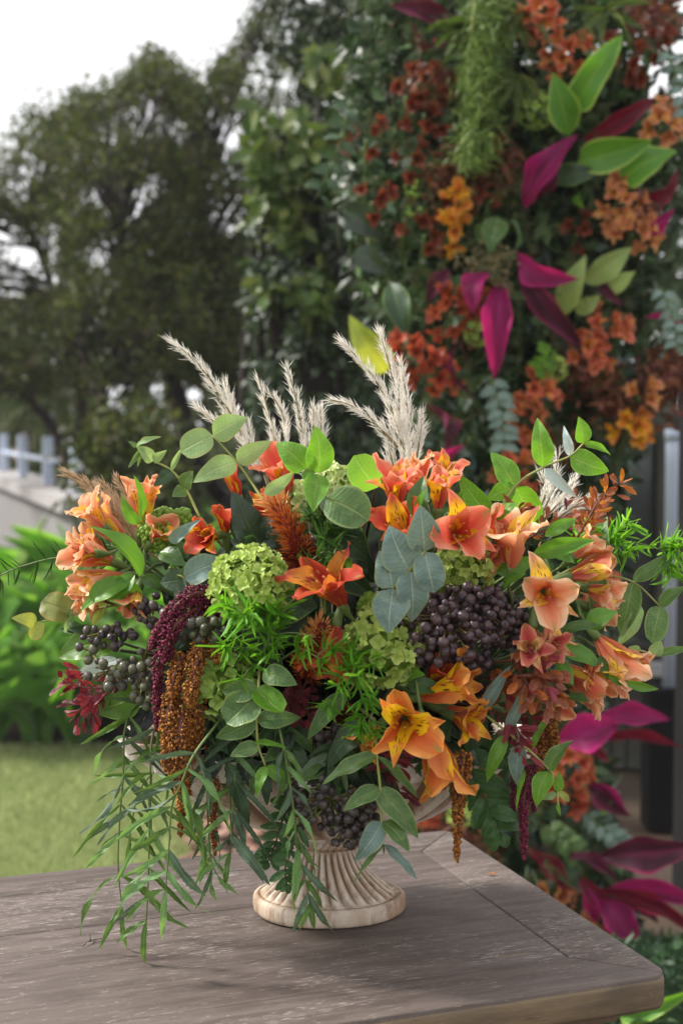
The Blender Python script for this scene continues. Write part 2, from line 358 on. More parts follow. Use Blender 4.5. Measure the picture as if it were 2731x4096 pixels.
def gradmat(name, c0, c1, c2, trans=.2, rough=.55):
    t = NT(name); u, v = t.uv(); col = t.mix(t.mr(v, 0, 1), c0, c1); col = t.mix(t.math('MULTIPLY', u, .6), col, c2); return t.done(col, rough, .3, trans)
M['celosia'] = gradmat('orange_celosia', (.38, .06, .01), (.72, .22, .03), (.5, .09, .012)); M['celosia_tip'] = gradmat('peach_celosia_tip', (.62, .2, .04), (.85, .5, .2), (.7, .3, .08)); M['celosia_dk'] = gradmat('dark_celosia', (.1, .008, .006), (.3, .03, .012), (.12, .01, .01))
M['pampas'] = gradmat('white_pampas', (.9, .86, .78), (.95, .94, .91), (.84, .76, .66), .28); M['pampas_tan'] = gradmat('tan_pampas', (.5, .33, .2), (.7, .54, .38), (.5, .3, .16), .35)

# ------------------------------------------------------------------ leaf meshes (unit length along +X, unit width along Y)
def prof(shape, t):
    s = math.sin(math.pi * min(max(t, 0), 1))
    if shape == 'round': return max(0, 1 - abs(2 * t - 1) ** 2.3) ** .5
    if shape == 'euc': return max(0, math.sin(math.pi * t ** .72)) ** .72 * (1.08 - .3 * t) 
    if shape == 'lance': return max(0, math.sin(math.pi * t ** .75)) ** .95
    if shape == 'willow': return (max(0, math.sin(math.pi * t ** .75)) ** .8) * (1 + .12 * math.sin(t * 75))
    if shape == 'strap': return min(1, t * 5 + .25) * max(0, 1 - t ** 3.2) ** .8
    if shape == 'cord': return max(0, math.sin(math.pi * min(1, t ** .9))) ** 1.25 * (1 + .05 * math.sin(t * 17)) + (.16 if t < .9 else .16 * (1 - t) * 10)
    if shape == 'obov': return max(0, math.sin(math.pi * t ** 1.5)) ** .6
    if shape == 'needle': return min(1, t * 8 + .3) * max(0, 1 - t ** 3) ** .7
    if shape == 'serr': return (max(0, math.sin(math.pi * t ** .8)) ** .75) * (1 + .07 * (((t * 16) % 1) - .5))
    if shape == 'pinna': return (max(0, math.sin(math.pi * min(1, t * .9 + .08))) ** .6) * (1 + .3 * (((t * 8) % 1) - .6))
    return s
NU = {'cord': 20, 'round': 10, 'euc': 12, 'lance': 10, 'willow': 36, 'strap': 14, 'obov': 8, 'needle': 5, 'serr': 32, 'pinna': 24}
LM = {}
def leafmesh(shape, mat, var):
    k = (shape, mat, var)
    if k in LM: return LM[k]
    r = random.Random(sum(map(ord, shape)) * 31 + var * 7)
    nu = NU[shape]; nv = 2 if shape == 'needle' else 6
    bend = r.uniform(-.06, .2) if shape not in ('needle',) else r.uniform(-.03, .08)
    if shape in ('strap', 'willow'): bend = r.uniform(.08, .2)
    fold = r.uniform(.05, .6); side = r.uniform(-.06, .06); tw = r.uniform(-.9, .9); wav = r.uniform(.015, .06); ph = r.uniform(0, 6)
    if shape == 'cord': bend = r.uniform(.12, .32); side = r.uniform(-.12, .12); tw = r.uniform(-.9, .9); wav = r.uniform(.04, .09); fold = r.uniform(.3, .8)
    if shape in ('needle', 'willow'): side *= 1.3
    vs, us, fs = [], [], []
    for i in range(nu + 1):
        t = i / nu; w = prof(shape, t) * .5; cx = t; cy = side * math.sin(math.pi * t) * (1 if shape != 'round' else .4); cz = bend * math.sin(math.pi * t) - bend * .6 * t * t
        an = tw * (t - .3)
        for j in range(nv + 1):
            s = 2 * j / nv - 1; y = s * w; z = abs(s) ** 1.3 * w * fold + wav * math.sin(t * 13 + ph + s * 2) * abs(s) * w * 3
            vs.append((cx, cy + y * math.cos(an) - z * math.sin(an) * .8, cz * 1.0 + (y * math.sin(an) + z) * .5)); us.append((t, j / nv))
    for i in range(nu):
        for j in range(nv):
            a = i * (nv + 1) + j; fs.append((a, a + nv + 1, a + nv + 2, a + 1))
    LM[k] = mesh(shape + '_leaf', vs, fs, M[mat], us); return LM[k]
def orient(B, T, N):
    x = (T - B); L = x.length; x = x / L; y = N.cross(x)
    if y.length < .02: y = V((0, 0, 1)).cross(x)
    y.normalize(); z = x.cross(y); return x, y, z, L
def inst(name, me, parent, B, T, N, w, thick=None):
    x, y, z, L = orient(B, T, N); th = thick or L
    m = Matrix((( x.x * L, y.x * w, z.x * th, 0), (x.y * L, y.y * w, z.y * th, 0), (x.z * L, y.z * w, z.z * th, 0), (0, 0, 0, 1)))
    o = link(bpy.data.objects.new(name, me)); m.translation = B - ORG[parent.name]
    o.parent = parent; o.matrix_local = m; ORG[o.name] = ORG[parent.name]; return o
def jn(p, a=.35):
    """roughly toward the camera, jittered"""
    n = (CL - p).normalized(); return (n + V((rnd.gauss(0, a), rnd.gauss(0, a), rnd.gauss(0, a) + .25))).normalized()
def leaf(parent, B, T, w, shape='euc', mat='euc', N=None, a=.35, label=None, name='leaf'):
    me = leafmesh(shape, mat, rnd.randrange(5)); o = inst(name, me, parent, B, T, N or jn(B, a), w, max((T - B).length * .8, w))
    if label: o['label'] = label
    return o
def stem(parent, pts, r0=.0014, r1=.0008, mat='stem', n=14, name='stem', k=6):
    return MB().tube(spline(pts, n), r0, r1, k).build(name, M[mat], parent)
HEART = Q(1330, 2900, -.02)
def deepstem(parent, B, mat='stem', r=.0018, name='stem'):
    m = (B + HEART) / 2 + V((0, .03, .01)); return stem(parent, [B, m, HEART + V((rnd.uniform(-.03, .03), rnd.uniform(-.02, .02), rnd.uniform(-.02, .01)))], r, r, mat, 10, name)

# ------------------------------------------------------------------ alstroemeria bloom
def petal_geo(kind, opn, seed, scale=1.0, nu=12, nv=6):
    """petal in its own frame: axis +Z, opening towards +X. unit tepal length"""
    r = random.Random(seed); vs, us, fs = [], [], []
    wmax = (.24 if kind == 'outer' else .185) * r.uniform(.88, 1.12); x = .03; z = 0.0
    th0, th1 = R(6), R(opn) * r.uniform(.75, 1.25); curl = r.uniform(.1, .9); ph = r.uniform(0, 6); tw = r.uniform(-1.1, 1.1); lat = r.uniform(-.22, .22)
    for i in range(nu + 1):
        t = i / nu; th = th0 + (th1 - th0) * min(1, t * 1.25) ** 1.5 + curl * max(0, t - .72) ** 1.2 * 1.6
        if i: x += math.sin(th) / nu; z += math.cos(th) / nu
        if kind == 'outer': w = wmax * (.22 + .78 * math.sin(math.pi * .5 * min(1, t / .62)) ** 1.3) * (max(0, 1 - max(0, (t - .62) / .38) ** 2.2)) ** .6
        else: w = wmax * (.2 + .8 * math.sin(math.pi * .5 * min(1, t / .6)) ** 1.5) * (max(0, 1 - max(0, (t - .55) / .45) ** 1.6)) ** .9
        w = max(w, .004); cup = (.55 if t < .5 else .55 - .7 * (t - .5))
        for j in range(nv + 1):
            s = 2 * j / nv - 1; y = s * w; up = abs(s) ** 2 * w * cup + .05 * math.sin(t * 14 + ph + s * 3) * abs(s) ** 1.5 * t + .035 * math.sin(t * 29 + ph * 2) * abs(s) ** 3 * t
            # inward normal of the spine = (-cos th, 0, sin th)
            a = tw * t
            vs.append((x - math.cos(th) * up - y * math.sin(a) * .6, y * math.cos(a) + lat * t * t, z + math.sin(th) * up)); us.append((t, j / nv))
    for i in range(nu):
        for j in range(nv):
            q = i * (nv + 1) + j; fs.append((q, q + 1, q + nv + 2, q + nv + 1))
    return vs, us, fs
PM = {}
def petalmesh(kind, pal, opn, var, hi=True):
    k = (kind, pal, round(opn / 8), var, hi)
    if k not in PM:
        vs, us, fs = petal_geo(kind, opn, var * 13 + (5 if kind == 'inner' else 0), nu=20 if hi else 8, nv=6 if hi else 4)
        PM[k] = mesh(kind + '_petal', vs, fs, PAL[pal][0 if kind == 'outer' else 1], us)
    return PM[k]
def frame(axis, roll=0.0, ref=None):
    z = axis.normalized(); a = (ref or V((0, 0, 1))); x = a - z * a.dot(z)
    if x.length < .05: x = V((0, 1, 0)) - z * z.y
    x.normalize(); y = z.cross(x); m = Matrix((( x.x, y.x, z.x), (x.y, y.y, z.y), (x.z, y.z, z.z))).to_4x4()
    return m @ Matrix.Rotation(roll, 4, 'Z')
stam_me = None
def bloom(parent, B, axis, L, pal, opn=55, roll=0.0, n=6, hi=True, org=None, stamens=True, upright=True):
    global stam_me
    fm = frame(axis, roll); off = B - ORG[parent.name]
    order = [('outer', 0, 0), ('outer', 120, 0), ('outer', 240, 0), ('inner', 60, -.0), ('inner', 180, 0), ('inner', 300, 0)][:n]
    for kind, az, _ in order:
        up = opn * rnd.uniform(.7, 1.2) * (1.0 if kind == 'inner' else 1)
        me = petalmesh(kind, pal, up, rnd.randrange(7) if hi else rnd.randrange(2), hi)
        sc = L * rnd.uniform(.9, 1.12)
        o = link(bpy.data.objects.new('petal', me)); o.parent = parent; ORG[o.name] = ORG[parent.name]
        o.matrix_local = Matrix.Translation(off) @ fm @ Matrix.Rotation(R(az) + rnd.uniform(-.28, .28), 4, 'Z') @ Matrix.Diagonal((sc, sc * rnd.uniform(.8, 1.15), sc, 1))
    if stamens:
        if stam_me is None:
            mb = MB(); r = random.Random(3)
            for i in range(6):
                a = i * 1.05; tx, ty = math.cos(a) * .12, math.sin(a) * .12; top = V((tx + .1, ty, .62 + r.uniform(-.1, .08)))
                mb.tube(spline([V((tx * .2, ty * .2, 0)), V((tx * .8, ty * .8, .35)), top], 7), .008, .006, 4)
                mb.tube([top, top + V((.01, 0, .03)), top + V((.03, .01, .06))], .02, .012, 5)
            stam_me = mesh('stamens', mb.v, mb.f, M['stamen'], mb.u)
        o = link(bpy.data.objects.new('stamen_cluster', stam_me)); o.parent = parent; ORG[o.name] = ORG[parent.name]
        o.matrix_local = Matrix.Translation(off) @ fm @ Matrix.Diagonal((L, L, L, 1))
    return parent
# ------------------------------------------------------------------ shared small meshes
def ico(name, mat, sub=2, sc=(1, 1, 1)):
    import bmesh
    bm = bmesh.new(); bmesh.ops.create_icosphere(bm, subdivisions=sub, radius=1); bmesh.ops.scale(bm, vec=sc, verts=bm.verts)
    m = bpy.data.meshes.new(name); bm.to_mesh(m); bm.free(); m.polygons.foreach_set('use_smooth', np.ones(len(m.polygons), dtype=bool)); m.materials.append(mat); return m
def sph(name, me, parent, p, r, rot=True):
    o = link(bpy.data.objects.new(name, me)); o.parent = parent; ORG[o.name] = ORG[parent.name]
    rm = Matrix.Rotation(rnd.uniform(0, 6.28), 4, V((rnd.gauss(0, 1), rnd.gauss(0, 1), rnd.gauss(0, 1) + .01)).normalized()) if rot else Matrix()
    o.matrix_local = Matrix.Translation(p - ORG[parent.name]) @ rm @ Matrix.Diagonal((r, r, r, 1)); return o
def floretmesh(var, mat, big=False):
    vs, us, fs = [], [], []; r = random.Random(var + 40)
    for k in range(4):
        a0 = k * math.pi / 2 + r.uniform(-.15, .15); b = len(vs); nu, nv = 5, 4; el = r.uniform(.1, .9)
        for i in range(nu + 1):
            t = i / nu; w = max(.03, .5 * math.sqrt(max(0, 1 - (1.85 * t - .93) ** 2)))
            for j in range(nv + 1):
                s = 2 * j / nv - 1; rr = t * (1 - .12 * s * s * t); z = el * t * (1.5 - t) + .3 * s * s * t
                x, y = rr, s * w
                vs.append((x * math.cos(a0) - y * math.sin(a0), x * math.sin(a0) + y * math.cos(a0), z)); us.append((t, j / nv))
        for i in range(nu):
            for j in range(nv):
                q = b + i * (nv + 1) + j; fs.append((q, q + 1, q + nv + 2, q + nv + 1))
    return mesh('floret', vs, fs, M[mat], us)
FM = {}
def hydrangea(label, px, py, rpx, d, n, mat='hyd', fl=.0068, squash=.9, axis=None, hi=1):
    c = Q(px, py, d); rad = rpx * PXM; t = thing('hydrangea', label, 'hydrangea', c, 'green hydrangea heads in the arrangement')
    ax = (axis or (CL - c).normalized() + V((0, 0, .4))).normalized()
    for i in range(n):
        z = 1 - (i + .5) / n * 1.45; rr = math.sqrt(max(0, 1 - z * z)); a = i * 2.39996 + rnd.uniform(-.2, .2)
        dd = frame(ax) @ V((rr * math.cos(a), rr * math.sin(a), z)); p = c + dd * rad * rnd.uniform(.84, 1.12)
        k = (mat, rnd.randrange(3))
        if k not in FM: FM[k] = floretmesh(k[1], mat)
        o = link(bpy.data.objects.new('floret', FM[k])); o.parent = t; s = fl * rnd.uniform(.7, 1.25)
        nn = (dd + V((rnd.gauss(0, .4), rnd.gauss(0, .4), rnd.gauss(0, .4)))).normalized()
        o.matrix_local = Matrix.Translation(p - c) @ frame(nn, rnd.uniform(0, 6)) @ Matrix.Diagonal((s, s, s, 1))
    inner = ico('flower_core', M['bud'], 2); sph('core', inner, t, c, rad * .72)
    stem(t, [c, (c + HEART) / 2 + V((0, .03, 0)), HEART], .003, .003); return t
bm_cache = {}
def berries(label, blobs, n, mat='berry', r=.0048, smat='stem_tan', d=None, reach=True, org=None, oval=1.15, group='berry clusters in the arrangement'):
    """blobs: (px,py,rx,ry,depth,weight)"""
    c = Q(blobs[0][0], blobs[0][1], blobs[0][4]); t = thing('berry_cluster', label, 'berries', c, group)
    if mat not in bm_cache: bm_cache[mat] = ico('berry', M[mat], 3, (1, 1, oval))
    pts = []; tw = sum(b[5] for b in blobs); mb = MB()
    for (bx, by, rx, ry, dd, w) in blobs:
        hub = Q(bx, by - ry * .3, dd - .02); k = int(n * w / tw); got = 0; tries = 0
        while got < k and tries < k * 60:
            tries += 1; u = V((rnd.gauss(0, 1), rnd.gauss(0, 1), rnd.gauss(0, 1))).normalized() * rnd.random() ** .4
            if u.y > .35: continue
            p = Q(bx + u.x * rx, by + u.z * ry, dd - u.y * min(rx, ry) * PXM * .8)
            if any((p - q).length < r * 1.65 for q in pts): continue
            pts.append(p); got += 1; sph('berry', bm_cache[mat], t, p, r * rnd.uniform(.55, 1.12))
            e = p + (hub - p).normalized() * r * 3.5; mid = e.lerp(hub, .5) + V((rnd.uniform(-1, 1), 0, rnd.uniform(-1, 1))) * .003
            mb.tube([p, e, mid], .0006, .0009, 4, False)
        for i in range(6):
            a = hub + V((rnd.uniform(-rx, rx) * PXM * .6, -.003, rnd.uniform(-ry, ry) * PXM * .6)); mb.tube([a, a.lerp(hub, .6) + V((0, .004, 0)), hub + V((0, .02, 0))], .0008, .0013, 4, False)
    mb.build('twigs', M[smat], t); return t
def amaranth(label, strands, mat, dens=1.0, grain=.0021):
    """strands: list of (pts [(px,py,d)..], halfwidth px start, end)"""
    p0 = strands[0][0][0]; c = Q(*p0); t = thing('amaranth_plume', label, 'amaranth', c, 'hanging amaranth plumes')
    for pts, w0, w1 in strands:
        sp = spline([Q(*p) for p in pts], 40); ln = sum((sp[i + 1] - sp[i]).length for i in range(39)); wa = (w0 + w1) / 2 * PXM
        n = int(dens * ln * wa * 2 * math.pi / (grain ** 2) * .9) + 60; n = min(n, 5200)
        s = nrg.random(n) * 38.999; i0 = s.astype(int); fr = (s - i0)[:, None]; A = np.array([tuple(p) for p in sp]); C = A[i0] * (1 - fr) + A[i0 + 1] * fr; T = norm(A[i0 + 1] - A[i0])
        X = norm(np.cross(T, np.array([[0, 1., .2]]))); Y = np.cross(T, X); an = nrg.random(n) * 6.283; tt = s / 39
        w = (w0 + (w1 - w0) * tt) * PXM * np.clip((1 - tt) * 9, .0, 1) ** .5
        lump = 1 + .28 * np.sin(tt * ln / .009 * 2 + an * 2 + w0) * np.sin(an * 3 + tt * ln / .005)
        rr = w * lump * (nrg.random(n) ** .35) * .95; D = X * np.cos(an)[:, None] + Y * np.sin(an)[:, None]; C = C + D * rr[:, None]
        ax = norm(D * .8 + T * .7 + nrg.normal(size=(n, 3)) * .45); g = grain * (.55 + nrg.random(n) * .75); b1 = norm(np.cross(ax, nrg.normal(size=(n, 3)))); b2 = np.cross(ax, b1)
        g = g[:, None]; vs = np.stack([C - ax * g * .8, C + b1 * g * .5, C + b2 * g * .5, C - b1 * g * .5, C - b2 * g * .5, C + ax * g], 1).reshape(-1, 3)
        q = np.arange(n)[:, None] * 6; fs = np.concatenate([q + np.array(f) for f in ((0, 2, 1), (0, 3, 2), (0, 4, 3), (0, 1, 4), (5, 1, 2), (5, 2, 3), (5, 3, 4), (5, 4, 1))], 0)
        u = nrg.random(n)[:, None] * np.ones((1, 6)); uvs = np.stack([u, np.zeros_like(u)], 2).reshape(-1, 2)
        o = put('tassel', npmesh('tassel', vs, fs, M[mat], uvs, True), t); o['kind'] = 'stuff'
        MB().tube(sp, wa * .5, .0006, 6, rf=lambda x: 1).build('stem', M['stem_red'], t)
    return t
def plume_strips(axis_pts, w0, w1, n, L, W, spread, mat, parent, name='plume', hug=.6):
    sp = spline(axis_pts, 50); A = np.array([tuple(p) for p in sp]); s = nrg.random(n) ** .9 * 48.99; i0 = s.astype(int); fr = (s - i0)[:, None]
    C = A[i0] * (1 - fr) + A[i0 + 1] * fr; T = norm(A[i0 + 1] - A[i0]); X = norm(np.cross(T, np.array([[0, 1., .15]]))); Y = np.cross(T, X); an = nrg.random(n) * 6.283; tt = s / 49
    w = (w0 + (w1 - w0) * tt) * PXM; O = X * np.cos(an)[:, None] + Y * np.sin(an)[:, None]; rr = nrg.random(n) ** .6
    C = C + O * (w * rr)[:, None]; D = T * hug + O * (spread * (.2 + rr))[:, None] + nrg.normal(size=(n, 3)) * .14
    o = put(name, strips(name, C, D, L * (.5 + nrg.random(n)), W, mat, .1), parent); o['kind'] = 'stuff'; return o
def pampas(label, spines, mat='pampas', dens=1.0):
    c = Q(*spines[0][0][0]); t = thing('pampas_plume', label, 'pampas grass', c, 'pampas plumes standing in the arrangement')
    for pts, w0, w1 in spines:
        P3 = [Q(*p) for p in pts]; ln = sum((P3[i + 1] - P3[i]).length for i in range(len(P3) - 1))
        # side branchlets, each a little feathered spine of its own
        sp = spline(P3, 40); nb = max(8, int(ln / .0025 * dens)); Cs, Ds = [], []
        for k in range(nb):
            s = (k + rnd.random()) / nb * .93; i = int(s * 38); tdir = (sp[i + 1] - sp[i]).normalized(); o = V((rnd.gauss(0, 1), rnd.gauss(0, 1), rnd.gauss(0, 1))); o = (o - tdir * o.dot(tdir)).normalized()
            w = (w0 + (w1 - w0) * s) * PXM; bl = (.2 + .8 * (1 - s)) * max(.016, w * 2.2) * rnd.uniform(.6, 1.2); ang = .28 * rnd.uniform(.4, 1.3); bd = (tdir + o * ang).normalized(); ns = max(8, int(bl / .00055))
            for q in range(ns):
                f = q / ns; p = sp[i] + bd * (bl * f) + o * (w * .25) + tdir * (bl * f * f * .1); Cs.append(tuple(p)); dd = bd + V((rnd.gauss(0, .24), rnd.gauss(0, .24), rnd.gauss(0, .24))); Ds.append(tuple(dd))
        n = len(Cs); o = put('plume', strips('plume', np.array(Cs), np.array(Ds), .0085 * (.4 + nrg.random(n) * 1.1), .00062, M[mat], .06), t); o['kind'] = 'stuff'
        stem(t, P3, .0012, .0003, 'stem_tan', 20)
    deepstem(t, Q(*spines[0][0][0]), 'stem_tan', .0018); return t
def needle_sprig(label, pts, n, L, spread=1.0, mat='needle', twigs=0, tl=60, w=.0014, group='feathery needle-leaved sprigs in the arrangement', per=5, flat=None):
    P3 = [Q(*p) for p in pts]; t = thing('asparagus_fern_sprig', label, 'fern sprig', P3[0], group); sp = spline(P3, 30); stem(t, P3, .001, .0006, 'stem', 16)
    axes = [sp]
    for k in range(twigs):
        i = 2 + int(rnd.random() * 24); tdir = (sp[i + 1] - sp[i]).normalized(); o = V((rnd.gauss(0, 1), rnd.gauss(0, .6) - .3, rnd.gauss(0, 1))); o = (o - tdir * o.dot(tdir)).normalized()
        e = sp[i] + (tdir * .6 + o).normalized() * tl * PXM * rnd.uniform(.6, 1.2); m = sp[i].lerp(e, .5) + V((0, 0, .003)); stem(t, [sp[i], m, e], .0006, .0004, 'stem', 6); axes.append(spline([sp[i], m, e], 8))
    me = [leafmesh('needle', mat, v) for v in range(3)]; tot = 0
    wts = [len(a) if a is sp else 14 for a in axes]
    while tot < n:
        a = axes[rnd.choices(range(len(axes)), weights=[2 if k == 0 else 1 for k in range(len(axes))])[0]]; i = rnd.randrange(len(a) - 1) if rnd.random() < .8 else len(a) - 2; p = a[i].lerp(a[i + 1], rnd.random()); tdir = (a[i + 1] - a[i]).normalized()
        for q in range(per):
            if flat: o = V((rnd.gauss(0, .15), rnd.gauss(0, .2), flat * rnd.choice((-1, 1))))
            else: o = V((rnd.gauss(0, 1), rnd.gauss(0, 1) - .3, rnd.gauss(0, 1)))
            o = (o - tdir * o.dot(tdir)).normalized(); d = (tdir * rnd.uniform(.2, 1.0) + o * spread).normalized(); l = L * PXM * rnd.uniform(.55, 1.15)
            inst('needle', rnd.choice(me), t, p, p + d * l, jn(p, .6), w * rnd.uniform(.8, 1.25), l); tot += 1
    return t
def leafy_sprig(label, paths, n, ll, lw, mat, mats=None, name='leafy_sprig', cat='foliage sprig', group=None, smat='stem_red', shape='obov', spread=.9, fwd=.7, deep=True):
    """short-leaved twig(s): leaves set all along"""
    P0 = Q(*paths[0][0]); t = thing(name, label, cat, P0, group)
    for pts in paths:
        P3 = [Q(*p) for p in pts]; sp = spline(P3, 24); stem(t, P3, .0013, .0006, smat, 14); k = max(3, int(n / len(paths)))
        for i in range(k):
            s = .12 + .88 * (i + rnd.random()) / k; j = min(22, int(s * 23)); tdir = (sp[j + 1] - sp[j]).normalized(); o = V((rnd.gauss(0, 1), rnd.gauss(0, 1) - .2, rnd.gauss(0, 1))); o = (o - tdir * o.dot(tdir)).normalized()
            off = o * rnd.random() * .6 * ll * PXM; d = (tdir * fwd * rnd.uniform(.5, 1.2) + o * spread).normalized(); l = ll * PXM * rnd.uniform(.65, 1.25); m = mat if not mats or rnd.random() < .7 else rnd.choice(mats)
            leaf(t, sp[j] + off, sp[j] + off + d * l, lw * PXM * rnd.uniform(.8, 1.2), shape, m, a=.7)
    if deep: deepstem(t, P0, smat, .0014)
    return t

# ================================================================== SETTING
def structure(name, vs, fs, mat, uvs=None, kind='structure', smooth=False):
    o = put(name, mesh(name, vs, fs, mat, uvs, smooth)); o['kind'] = kind; return o
def groundmat(name, a, b, c, sc, bump=.3):
    t = NT(name); co = t.obj(); n1 = t.noise(sc, 5, co); n2 = t.noise(sc * 7, 4, co); col = t.mix(t.mr(n1, .35, .65), a, b); col = t.mix(t.mr(n2, .5, .75, 0, .7), col, c)
    return t.done(col, .9, .2, 0, None, t.bump(n2, bump, .02))
LY = onz(200, 2990, 0).y                                    # far edge of the lawn
LX = onz(870, 3250, 0).x
soil = groundmat('dark_soil', (.05, .035, .025), (.09, .06, .04), (.03, .025, .018), 2.0)
structure('ground', [(-120, -20, -.012), (120, -20, -.012), (120, 200, -.012), (-120, 200, -.012)], [(0, 1, 2, 3)], soil)
lawnm = groundmat('lawn_turf', (.26, .3, .1), (.36, .4, .16), (.19, .25, .07), 3.0)
ex = [(-14, -1), (LX - .12, -1), (LX - .1, 2.2), (LX - .02, 3.4), (LX - .0, 4.3), (LX - .15, LY - .25), (LX - .6, LY - .02), (-14, LY + .25)]
structure('lawn', [(x, y, 0.0) for x, y in ex], [tuple(range(8))], lawnm)
n = 70000; gy = 1.8 + nrg.random(n) * (LY - 1.8); gx = -.9 - nrg.random(n) * gy * .33 + .5; k = (gx < LX - .12) | ((gy > 2.2) & (gx < LX - .04)); gx, gy = gx[k], gy[k]; n = len(gx)
gr = strips('grass', np.stack([gx, gy, np.zeros(n)], 1), np.stack([nrg.normal(size=n) * .35, nrg.normal(size=n) * .35, np.ones(n)], 1), .022 + nrg.random(n) * .014, .0035, cloudmat('grass_blades', [(.22, .28, .09), (.32, .38, .15), (.42, .46, .24), (.25, .32, .1)]))
tag(put('grass', gr), 'short green lawn grass behind the table on the left', 'grass', kind='stuff')
# reddish stones and mulch behind the table
n = 1500; cx = LX - .1 + nrg.random(n) * .75; cy = 2.6 + nrg.random(n) * (LY - 2.3); cs = .012 + nrg.random(n) ** 2 * .03
tv = np.array([(1, 0, 0), (0, 1, 0), (-1, 0, 0), (0, -1, 0), (0, 0, 1), (0, 0, -1)]) ; tv = np.repeat(tv[None], n, 0) * (.6 + nrg.random((n, 6, 1)) * .6) * cs[:, None, None] * np.array([1.2, .9, .55]); an = nrg.random(n) * 6.28; ca, sa = np.cos(an)[:, None], np.sin(an)[:, None]
X = tv[:, :, 0] * ca - tv[:, :, 1] * sa + cx[:, None]; Yv = tv[:, :, 0] * sa + tv[:, :, 1] * ca + cy[:, None]; Z = tv[:, :, 2] + (cs * .35)[:, None]
fs = (np.arange(n)[:, None, None] * 6 + np.array([(0, 1, 4), (1, 2, 4), (2, 3, 4), (3, 0, 4), (1, 0, 5), (2, 1, 5), (3, 2, 5), (0, 3, 5)])[None]).reshape(-1, 3)
tag(put('gravel', npmesh('gravel', np.stack([X, Yv, Z], 2).reshape(-1, 3), fs, cloudmat('reddish_stone', [(.2, .1, .07), (.32, .2, .15), (.14, .07, .05), (.26, .15, .1)], .8, 0), np.stack([np.repeat(nrg.random(n), 6), np.zeros(6 * n)], 1))), 'reddish brown gravel and bark beside the lawn', 'gravel', kind='stuff')

# ---- wall and white fence on the left
def boxbeam(mb, a, b, w, h):
    """box from a to b (centre line of its underside), width w, height h"""
    mb.flat = True
    d = (b - a); d.z = 0; s = V((-d.y, d.x, 0)).normalized() * w / 2; q = len(mb.v); z = V((0, 0, h))
    for p in (a - s, a + s, b + s, b - s): mb.v.append(p.copy()); mb.u.append((0, 0))
    for p in (a - s, a + s, b + s, b - s): mb.v.append(p + z); mb.u.append((0, 0))
    mb.f += [(q, q + 1, q + 2, q + 3), (q + 7, q + 6, q + 5, q + 4), (q, q + 4, q + 5, q + 1), (q + 1, q + 5, q + 6, q + 2), (q + 2, q + 6, q + 7, q + 3), (q + 3, q + 7, q + 4, q)]
WZ = .86
wa, wb = onz(-60, 1862, WZ), onz(250, 1954, WZ); wd = (wa - wb); wd.z = 0; wd.normalize(); w0 = wb - wd * 1.0; w1 = wb + wd * 14
w0.z = w1.z = 0
plaster = groundmat('grey_plaster', (.24, .23, .225), (.2, .19, .19), (.15, .15, .15), 1.6, .15)
capm = groundmat('pale_coping_stone', (.36, .34, .335), (.3, .285, .28), (.22, .21, .21), 3, .1)
wl_ = thing('garden_wall', 'grey plastered garden wall below the white fence', 'wall', w0)
mb = MB(); boxbeam(mb, w0, w1, .2, WZ - .07); mb.build('wall_body', plaster, wl_)
mb = MB(); boxbeam(mb, w0 + V((0, 0, WZ - .068)), w1 + V((0, 0, WZ - .068)), .3, .068); mb.build('coping', capm, wl_)
white = plain('white_paint', (.5, .57, .7), .5, 0, .4, .1, (.4, .46, .58), 8)
fc = thing('white_fence', 'white painted fence on top of the grey wall', 'fence', w0 + V((0, 0, WZ)))
for px in (15, 91, 191, 305):
    # where the picture column meets the wall line
    r = ray(px, 1700); A = np.array([[r.x, -wd.x], [r.y, -wd.y]]); s = np.linalg.solve(A, np.array([wb.x, wb.y])); p = V((r.x * s[0], r.y * s[0], WZ))
    mb = MB(); h = .27; mb.v = []; boxbeam(mb, p - wd * .028 + V((0, 0, .001)), p + wd * .028 + V((0, 0, .001)), .056, h); mb.build('post', white, fc)
mb = MB(); boxbeam(mb, w0 + wd * 1.2 + V((0, 0, WZ + .13)), w1 + V((0, 0, WZ + .13)), .025, .022); mb.build('rail', white, fc)

